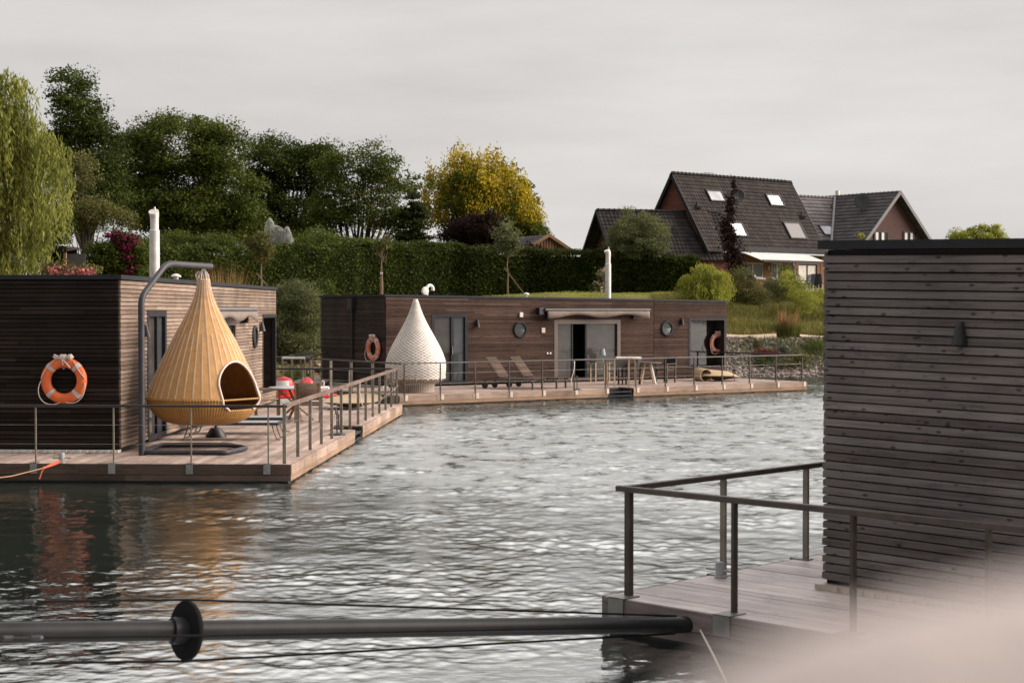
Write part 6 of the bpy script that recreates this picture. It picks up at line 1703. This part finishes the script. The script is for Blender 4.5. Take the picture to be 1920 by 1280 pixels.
mb.tube([Vector(g0_), Vector(g1_)], .075, 10); mb.build('gutter', M['grey_paint'], bh, smooth=True)
mb = MB(); q_ = gA + hu*.9; mb.obox(Vector((q_[0], q_[1], ez - .42)) - Vector(hb_), Vector(hu)*(LEN + 2.1), Vector(nW)*.28, (0, 0, .26)); mb.build('eaves_board', M['trim'], bh)
# right part of the roof runs on beyond the verge of the steep gable
for cs, mt in ((((1324, 360), (1349, 360), (1358, 378), (1333, 377)), 'skylight'), (((1436, 367), (1459, 368), (1468, 386), (1445, 386)), 'skylight'), (((1366, 420), (1387, 420), (1400, 443), (1379, 443)), 'skylight'), (((1469, 420), (1496, 420), (1511, 447), (1483, 448)), 'shutter')):
    skylight(front, hb_, bh, cs, M[mt])
for (px, py) in ((1307, 391), (1503, 409)):
    a, b = front.hit(px, py); mb = MB(); mb.tube([Vector(front.at(a, b, 0) - hb_), Vector(front.at(a, b, 0) - hb_) + Vector((0, 0, .45))], .06, 8); mb.cbox(Vector(front.at(a, b, .06) - hb_), (.4, .35, .12)); mb.build('roof_vent', M['black'], bh)
a, b = front.hit(1377, 375); dishant(bh, Vector(front.at(a, b, .45) - hb_), (.1, -1, .25), .38)
mb = MB()
for k in range(5):
    a = 2.6 + k*.22; mb.tube([Vector(front.at(a, 0, .08) - hb_) + Vector((0, 0, .12)), Vector(front.at(a, 0, .08) - hb_) + Vector((.25, -.2, .12))], .012, 5)
mb.tube([Vector(front.at(2.4, 0, .2) - hb_), Vector(front.at(3.7, 0, .2) - hb_)], .014, 5); mb.tube([Vector(front.at(3.0, 0, -.2) - hb_), Vector(front.at(3.0, 0, .2) - hb_)], .02, 6)
mb.build('aerial', M['galv'], bh)
mb = MB(); a, z = onfront(1441, 503); q_ = gA + hu*a + nW*.02; mb.cbox(Vector((q_[0], q_[1], z)) - Vector(hb_), (.12, .12, .3)); mb.build('wall_light', M['white'], bh, bevel=.03)
mb = MB(); a, z = onfront(1473, 512); q_ = gA + hu*a + nW*.06; mb.cbox(Vector((q_[0], q_[1], z - .1)) - Vector(hb_), (.10, .1, 1.2)); mb.build('downpipe', M['black'], bh)
# awning over the terrace
A0, A1 = onfront(1386, 476)[0], onfront(1506, 479)[0]; zA = onfront(1440, 474)[1]
dn = Vector(nW)*1.9 + Vector((0, 0, -.62)); q0 = gA + hu*A0 + nW*.12; q1 = gA + hu*(A1) + nW*.12
mb = MB(); n = 24
for i in range(n):
    s0, s1 = i/n, (i+1)/n; p = Vector(q0*(1-s0) + q1*s0); pe = Vector(q0*(1-s1) + q1*s1); p.z = pe.z = zA
    mb.add([p - Vector(hb_), pe - Vector(hb_), pe + dn - Vector(hb_), p + dn - Vector(hb_)], [(0, 1, 2, 3)])
aw = mb.build('awning', M['awning_white'], bh); so = aw.modifiers.new('thick', 'SOLIDIFY'); so.thickness = .02
p, pe = Vector((q0[0], q0[1], zA)) + dn - Vector(hb_), Vector((q1[0], q1[1], zA)) + dn - Vector(hb_)
MB().bar(p, pe, .10, .14).build('front_bar', M['window_frame'], aw)
# the wing
qa, qb = front.hit(1342, 401); Q = front.at(qa, qb, .16)
wl = dep(1121, 393, (Q[2] - CAMZ)*FPX/187.5); wl[2] = Q[2]
wu = (Q - wl)*np.array([1, 1, 0]); wend = np.linalg.norm(wu); wu /= wend; ws2 = np.array([wu[1], -wu[0], 0])
wa_, wb_2 = front.hit(1374, 488); B_ = front.at(wa_, wb_2, .16); wsl = B_ - Q; WSL = np.linalg.norm(wsl); WR = -wsl[2]; wez = B_[2]; WRUN = float(wsl @ ws2)
wsl /= WSL
wf = RoofPlane(wl, wu, wsl)
tiles(wf, hb_, 'wing_roof', M['tile_wing'], bh, -.1, wend + .05, WSL + .15)
WRB = 3.3
wbs = -ws2*WRB - np.array([0, 0, WR]); wbs /= np.linalg.norm(wbs); wb = RoofPlane(wl, wu, wbs)
tiles(wb, hb_, 'wing_rear_roof', M['tile_wing'], bh, -.1, wend, math.hypot(WRB, WR) + .15, tw=.6, th=.6)
mb = MB(); mb.tube([Vector(wf.at(-.1, 0, .04) - hb_), Vector(wf.at(wend, 0, .04) - hb_)], .09, 8)
for k in range(int(wend/.36)): mb.tube([Vector(wf.at(k*.36, 0, .05) - hb_), Vector(wf.at(k*.36 + .05, 0, .05) - hb_)], .115, 10)
mb.build('wing_ridge', M['tile_wing'], bh, smooth=True)
for pl_ in (wf, wb): MB().obox(Vector(pl_.at(-.16, -.02, -.16) - hb_), Vector(wu)*.06, Vector(pl_.s)*((WSL if pl_ is wf else math.hypot(WRB, WR)) + .15), Vector(pl_.n)*.2).build('wing_verge', M['trim'], bh)
wA, wB = wl + ws2*(WRUN - .2), wl - ws2*(WRB - .3)
o_ = wu*.7
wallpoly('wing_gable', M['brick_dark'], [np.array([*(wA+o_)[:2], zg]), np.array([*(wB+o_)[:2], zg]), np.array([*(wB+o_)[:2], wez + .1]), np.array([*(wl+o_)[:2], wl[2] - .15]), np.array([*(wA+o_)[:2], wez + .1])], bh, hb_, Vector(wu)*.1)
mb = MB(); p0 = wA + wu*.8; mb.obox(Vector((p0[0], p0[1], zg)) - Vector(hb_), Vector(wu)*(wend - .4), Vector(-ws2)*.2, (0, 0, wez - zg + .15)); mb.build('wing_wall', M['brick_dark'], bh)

# --- the farther grey roofed house with a cross gable
YF = 128.0
c0 = dep(1682, 361, YF); fb_ = np.array([c0[0], c0[1], gz(c0[0], c0[1]) - .2])
fh = empty('gabled_house', fb_, 0, 'farther house with a grey tiled roof and a dark brick gable, above the near houseboat', 'house')
gu = np.array([-.62, .78, 0]); gu /= np.linalg.norm(gu)           # ridge of the cross wing runs back to the left
gl = np.array([-.78, -.62, 0]); gl /= np.linalg.norm(gl)          # left slope direction
gRUN = 4.4; gez = dep(1605, 456, YF - 3)[2]; gRISE = c0[2] - gez
d_ = gl*gRUN - np.array([0, 0, gRISE]); GS = np.linalg.norm(d_); d_ /= GS
gleft = RoofPlane(c0, gu, d_); d2 = -gl*gRUN - np.array([0, 0, gRISE]); d2 /= np.linalg.norm(d2); gright = RoofPlane(c0, gu, d2)
GL = 8.0
# main body: ridge roughly across the view
m0 = dep(1480, 367.5, YF + 2); m1 = dep(1600, 373.5, YF + 6.0); m1[2] = m0[2]; mu_ = m1 - m0; ML = np.linalg.norm(mu_) + 5; mu_ /= np.linalg.norm(mu_); msd = np.array([mu_[1], -mu_[0], 0])
mRUN = 5.0; mRISE = 5.6; d3 = msd*mRUN - np.array([0, 0, mRISE]); MS = np.linalg.norm(d3); d3 /= MS
mfront = RoofPlane(m0, mu_, d3); d4 = -msd*mRUN - np.array([0, 0, mRISE]); d4 /= np.linalg.norm(d4); mback = RoofPlane(m0, mu_, d4)
def gcut(a, b): p = gleft.at(a, b); return (p - m0) @ mfront.n > -.1
def mcut(a, b): p = mfront.at(a, b); return (p - c0) @ gleft.n > -.12 
tiles(gleft, fb_, 'roof', M['tile_grey'], fh, -.3, GL, GS + .2, tw=.5, th=.42, lift=.07, flat=True, cut=gcut)
tiles(gright, fb_, 'right_roof', M['tile_grey'], fh, -.3, GL, GS + .2, tw=.5, th=.42, lift=.07, flat=True)
tiles(mfront, fb_, 'main_roof', M['tile_grey'], fh, -2, ML, MS, tw=.5, th=.42, lift=.07, flat=True, cut=mcut)
tiles(mback, fb_, 'rear_roof', M['tile_grey'], fh, -2, ML, MS, tw=.8, th=.8, flat=True)
mb = MB()
for pl_, n_ in ((gleft, GL), (mfront, ML)):
    mb.tube([Vector(pl_.at(-.3 if pl_ is gleft else -2, 0, .04) - fb_), Vector(pl_.at(n_, 0, .04) - fb_)], .10, 8)
    for k in range(int(n_/.4)): mb.tube([Vector(pl_.at(k*.4, 0, .05) - fb_), Vector(pl_.at(k*.4 + .06, 0, .05) - fb_)], .13, 8)
mb.build('ridge_tiles', M['tile_grey'], fh, smooth=True)
# valley flashing between the two roofs
vd = np.cross(gleft.n, mfront.n); vd /= np.linalg.norm(vd); vd *= -np.sign(vd[2])
Am = np.array([gleft.n, mfront.n, [0, 0, 1]]); v0 = np.linalg.solve(Am, [gleft.n @ c0, mfront.n @ m0, min(c0[2], m0[2]) - .05])
MB().tube([Vector(v0 - fb_) + Vector((0, -.05, .1)), Vector(v0 + vd*7.5 - fb_) + Vector((0, -.05, .1))], .12, 8).build('valley', M['galv'], fh, smooth=True)
for pl_ in (gleft, gright): MB().obox(Vector(pl_.at(-.38, -.03, -.12) - fb_), Vector(gu)*.08, Vector(pl_.s)*(GS + .25), Vector(pl_.n)*.26).build('verge_board', M['verge_grey'], fh)
gA2, gB2 = c0 + gl*(gRUN - .2), c0 - gl*(gRUN - .2); zg2 = fb_[2] - .3; o_ = gu*.25
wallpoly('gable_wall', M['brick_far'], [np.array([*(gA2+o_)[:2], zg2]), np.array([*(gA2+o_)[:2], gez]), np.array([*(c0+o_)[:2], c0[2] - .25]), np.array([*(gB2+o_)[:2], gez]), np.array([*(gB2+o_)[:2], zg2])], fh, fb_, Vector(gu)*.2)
gn = -gu
for (x0, y0, x1, y1) in ((1638, 433, 1664, 462), (1693, 434, 1717, 462)):
    pa, pb2 = hitp(x0, y0, c0 + gu*.25, gn), hitp(x1, y1, c0 + gu*.25, gn); w_ = np.linalg.norm((pb2 - pa)[:2]); al = (pb2 - pa)*np.array([1, 1, 0]); al /= np.linalg.norm(al); h_ = pa[2] - pb2[2]
    mb = MB(); bo = Vector(pa - fb_) + Vector(gn)*.02
    def wb_(u0, u1, v0_, v1_, d0=0, t=.06): return mb.obox(bo + Vector(al)*u0 - Vector((0, 0, v1_)) + Vector(gn)*d0, Vector(al)*(u1-u0), Vector(gn)*t, (0, 0, v1_-v0_))
    wb_(0, w_, 0, .08); wb_(0, .08, .08, h_); wb_(w_-.08, w_, .08, h_); wb_(w_/2-.05, w_/2+.05, .08, h_)
    ww = mb.build('window', M['window_frame'], fh)
    mb = MB(); wb_(.08, w_-.08, .08, h_, 0, .02); mb.build('pane', M['glass'], ww)
    mb = MB()
    for s0, s1 in ((.12, .30), (.55, .72)): wb_(w_*s0, w_*s1, .10, h_, .022, .012)
    mb.build('curtain', M['offwhite'], ww)
skylight(mfront, fb_, fh, ((1536, 425), (1556, 425), (1566, 441), (1546, 441)), M['skylight'])
skylight(mfront, fb_, fh, ((1560, 389), (1566, 389), (1570, 395), (1563, 395)), M['skylight'])
a, b = gleft.hit(1615, 392); dishant(fh, Vector(gleft.at(a, b, .0) - fb_) + Vector((-.1, -.75, .55)), (-.2, -1, .25), .62)
mb = MB(); p = dep(1570, 370, YF + 7) - fb_; mb.tube([Vector(p) + Vector((0, 0, -1)), Vector(p) + Vector((0, 0, .55))], .17, 10); mb.build('chimney', M['steel'], fh)
mb = MB(); bp = m0 + mu_*(-2) ; mb.obox(Vector((bp[0], bp[1], zg2)) - Vector(fb_) + Vector(msd)*(mRUN - .4), Vector(mu_)*(ML + 1.5), Vector(-msd)*(2*mRUN - .8), (0, 0, m0[2] - mRISE - zg2 + .2)); mb.build('wall', M['brick_far'], fh)
mb = MB(); mb.obox(Vector((*(gA2 + gu*.5)[:2], zg2)) - Vector(fb_), Vector(gu)*(GL-1), Vector(-gl)*(2*gRUN - .4), (0, 0, gez - zg2 + .1)); mb.build('side_wall', M['brick_far'], fh)
# sprigs in front of it
tree('young_tree', 'two thin leafy tips in front of the dark brick gable', 'tree', base_at(1622, 108), [pxblob(1612, 448, 7, 9, 108), pxblob(1633, 450, 5, 7, 108), pxblob(1622, 480, 20, 20, 108)], 900, .22, M['leaf_lime'], clump=.4, r0=.04, seed=95, per=30)

# --- brown boarded shed gable, right of the yellow tree
s0 = dep(1027, 441, 104); sb = np.array([s0[0], s0[1], gz(s0[0], s0[1])])
sh = empty('garden_shed', sb, 0, 'brown boarded shed gable rising over the hedge right of the yellow tree', 'shed')
su = np.array([-.55, .835, 0]); sl_ = np.array([-.835, -.55, 0]); rn, rs = 2.15, dep(1027, 441, 104)[2] - dep(1083, 474, 104)[2]
d_ = sl_*rn - np.array([0, 0, rs]); SS = np.linalg.norm(d_); d_ /= SS; sleft = RoofPlane(s0, su, d_); d2 = -sl_*rn - np.array([0, 0, rs]); d2 /= np.linalg.norm(d2); sright = RoofPlane(s0, su, d2)
tiles(sleft, sb, 'roof', M['tile_grey'], sh, -.1, 5, SS, tw=.35, th=.35); tiles(sright, sb, 'right_roof', M['tile_grey'], sh, -.1, 5, SS, tw=.7, th=.7)
for pl_ in (sleft, sright): MB().obox(Vector(pl_.at(-.2, -.03, -.10) - sb), Vector(su)*.06, Vector(pl_.s)*(SS + .1), Vector(pl_.n)*.2).build('verge_board', M['boards'], sh)
mb = MB(); k = -rn + .1
while k < rn - .1:
    for (w_, t) in ((.17, .02), (.05, .045)):
        a0 = s0 - sl_*k + su*.06; a1 = s0 - sl_*(k + w_) + su*.06
        z0, z1 = s0[2] - rs*abs(k)/rn - .08, s0[2] - rs*abs(k + w_)/rn - .08
        A, B = Vector((a0[0], a0[1], sb[2])) - Vector(sb), Vector((a1[0], a1[1], sb[2])) - Vector(sb); o2 = Vector(-su)*t
        mb.add([A, B, B + Vector((0, 0, z1 - sb[2])), A + Vector((0, 0, z0 - sb[2])), A + o2, B + o2, B + o2 + Vector((0, 0, z1 - sb[2])), A + o2 + Vector((0, 0, z0 - sb[2]))], [(3, 2, 1, 0), (4, 5, 6, 7), (0, 1, 5, 4), (1, 2, 6, 5), (2, 3, 7, 6), (3, 0, 4, 7)])
    k += .22
mb.build('gable_wall', M['boards'], sh)

# --- open shed and grey screen on the left
p = base_at(108, 63); p = np.array(p)
k = 63/FPX
os_ = empty('open_shed', p, 0, 'dark open timber shelter beside the willow', 'shed')
zt = dep(108, 460, 63)[2] - p[2]
mb = MB(); mb.obox((-.62, -.5, zt - .12), (1.2, 0, -.03), (0, 1.6, 0), (0, 0, .10)); mb.build('roof', M['dark_wood'], os_)
for x in (-.45, .42): MB().bar((x, -.4, 0), (x, -.4, zt - .13), .1, .1).build('post', M['teak'], os_)
mb = MB(); mb.box(-.5, .5, 1.0, 1.06, 0, zt - .15); mb.box(-.56, -.5, -.3, 1, 0, zt - .15); mb.build('wall', M['interior'], os_)
mb = MB(); mb.box(-.5, .5, -.46, -.40, zt - .30, zt - .16); mb.build('beam', M['dark_wood'], os_)
p2 = np.array(base_at(144, 63)); sc = empty('privacy_screen', p2, 0, 'grey board screen standing right of the open shelter', 'fence')
mb = MB(); zt = dep(144, 476, 63)[2] - p2[2]
for k in range(8): mb.box(-.36 + k*.09, -.36 + k*.09 + .083, 0, .025, .05, zt)
mb.build('board_panel', plain('screen_grey', (.10, .098, .10), .7), sc); MB().box(-.38, .38, .026, .07, zt - .12, zt - .02).build('rail', M['anthracite'], sc)

# --- garden furniture on the terrace of the brick house
def blue_chair(label, px, py, Y, rz):
    c = dep(px, py, Y); c[2] = gz(c[0], c[1]); o = empty('patio_chair', c, rz, label, 'chair', 'dark blue garden chairs on the terrace of the brick house')
    for x in (-.24, .24):
        MB().bar((x, .25, 0), (x, .22, .62), .035, .035).build('leg', M['white'], o); MB().bar((x, -.22, 0), (x, -.3, .6), .035, .035).build('leg', M['white'], o)
    mb = MB(); mb.box(-.26, .26, -.25, .27, .40, .47); mb.build('seat', M['navy'], o)
    mb = MB()
    for k in range(9): mb.obox((-.26, -.26 - k*.028, .47 + k*.085), (.52, 0, 0), (0, .03, 0), (0, -.02, .072))
    mb.build('backrest', M['navy'], o); return o
M['navy'] = plain('navy', (.022, .028, .05), .7)
blue_chair('dark blue terrace chair nearest the white table, half hidden by weeds', 1500, 548, 96, 1.2)
blue_chair('dark blue terrace chair, second of the four counted from the white table', 1513, 548, 95, .5)
blue_chair('dark blue terrace chair, third of the four counted from the white table', 1525, 547, 95.5, .1)
blue_chair('dark blue terrace chair closest to the near houseboat wall', 1537, 548, 96.5, -.5)
c = dep(1495, 548, 97.5); c[2] = gz(c[0], c[1]); o = empty('patio_table', c, 0, 'white garden table among the dark blue chairs', 'table')
MB().box(-.5, 1.0, -.4, .4, .70, .74).build('tabletop', M['white'], o)
for x in (-.44, .94):
    for y in (-.34, .34): MB().bar((x, y, 0), (x, y, .70), .05, .05).build('leg', M['white'], o)
c = dep(1486, 548, 97.0); c[2] = gz(c[0], c[1]); o = empty('closed_parasol', c, 0, 'closed dark grey parasol on the terrace beside the blue chairs', 'parasol')
MB().lathe([(.03, 2.15), (.10, 1.9), (.26, 1.2), (.32, .75), (.24, .7), (.03, .72)], 14).build('canopy', M['anthracite'], o, smooth=True); MB().tube([(0, 0, 0), (0, 0, 2.2)], .025, 8).build('pole', M['galv'], o)
MB().lathe([(.25, 0), (.25, .06), (.05, .1), (.001, .1)], 16).build('base', M['grey_dark'], o)
c = dep(1409, 555, 89); c[2] = gz(c[0], c[1]); o = empty('kettle_grill', c, 0, 'black kettle grill on white legs among the wild bushes', 'grill')
MB().lathe([(.001, .62), (.16, .66), (.27, .78), (.29, .86), (.26, 1.0), (.15, 1.1), (.001, 1.13)], 24).build('kettle', M['black'], o, smooth=True)
for a in (.4, 2.5, 4.6): MB().tube([(.13*math.cos(a), .13*math.sin(a), .68), (.3*math.cos(a), .3*math.sin(a), 0)], .022, 8).build('leg', M['white'], o)
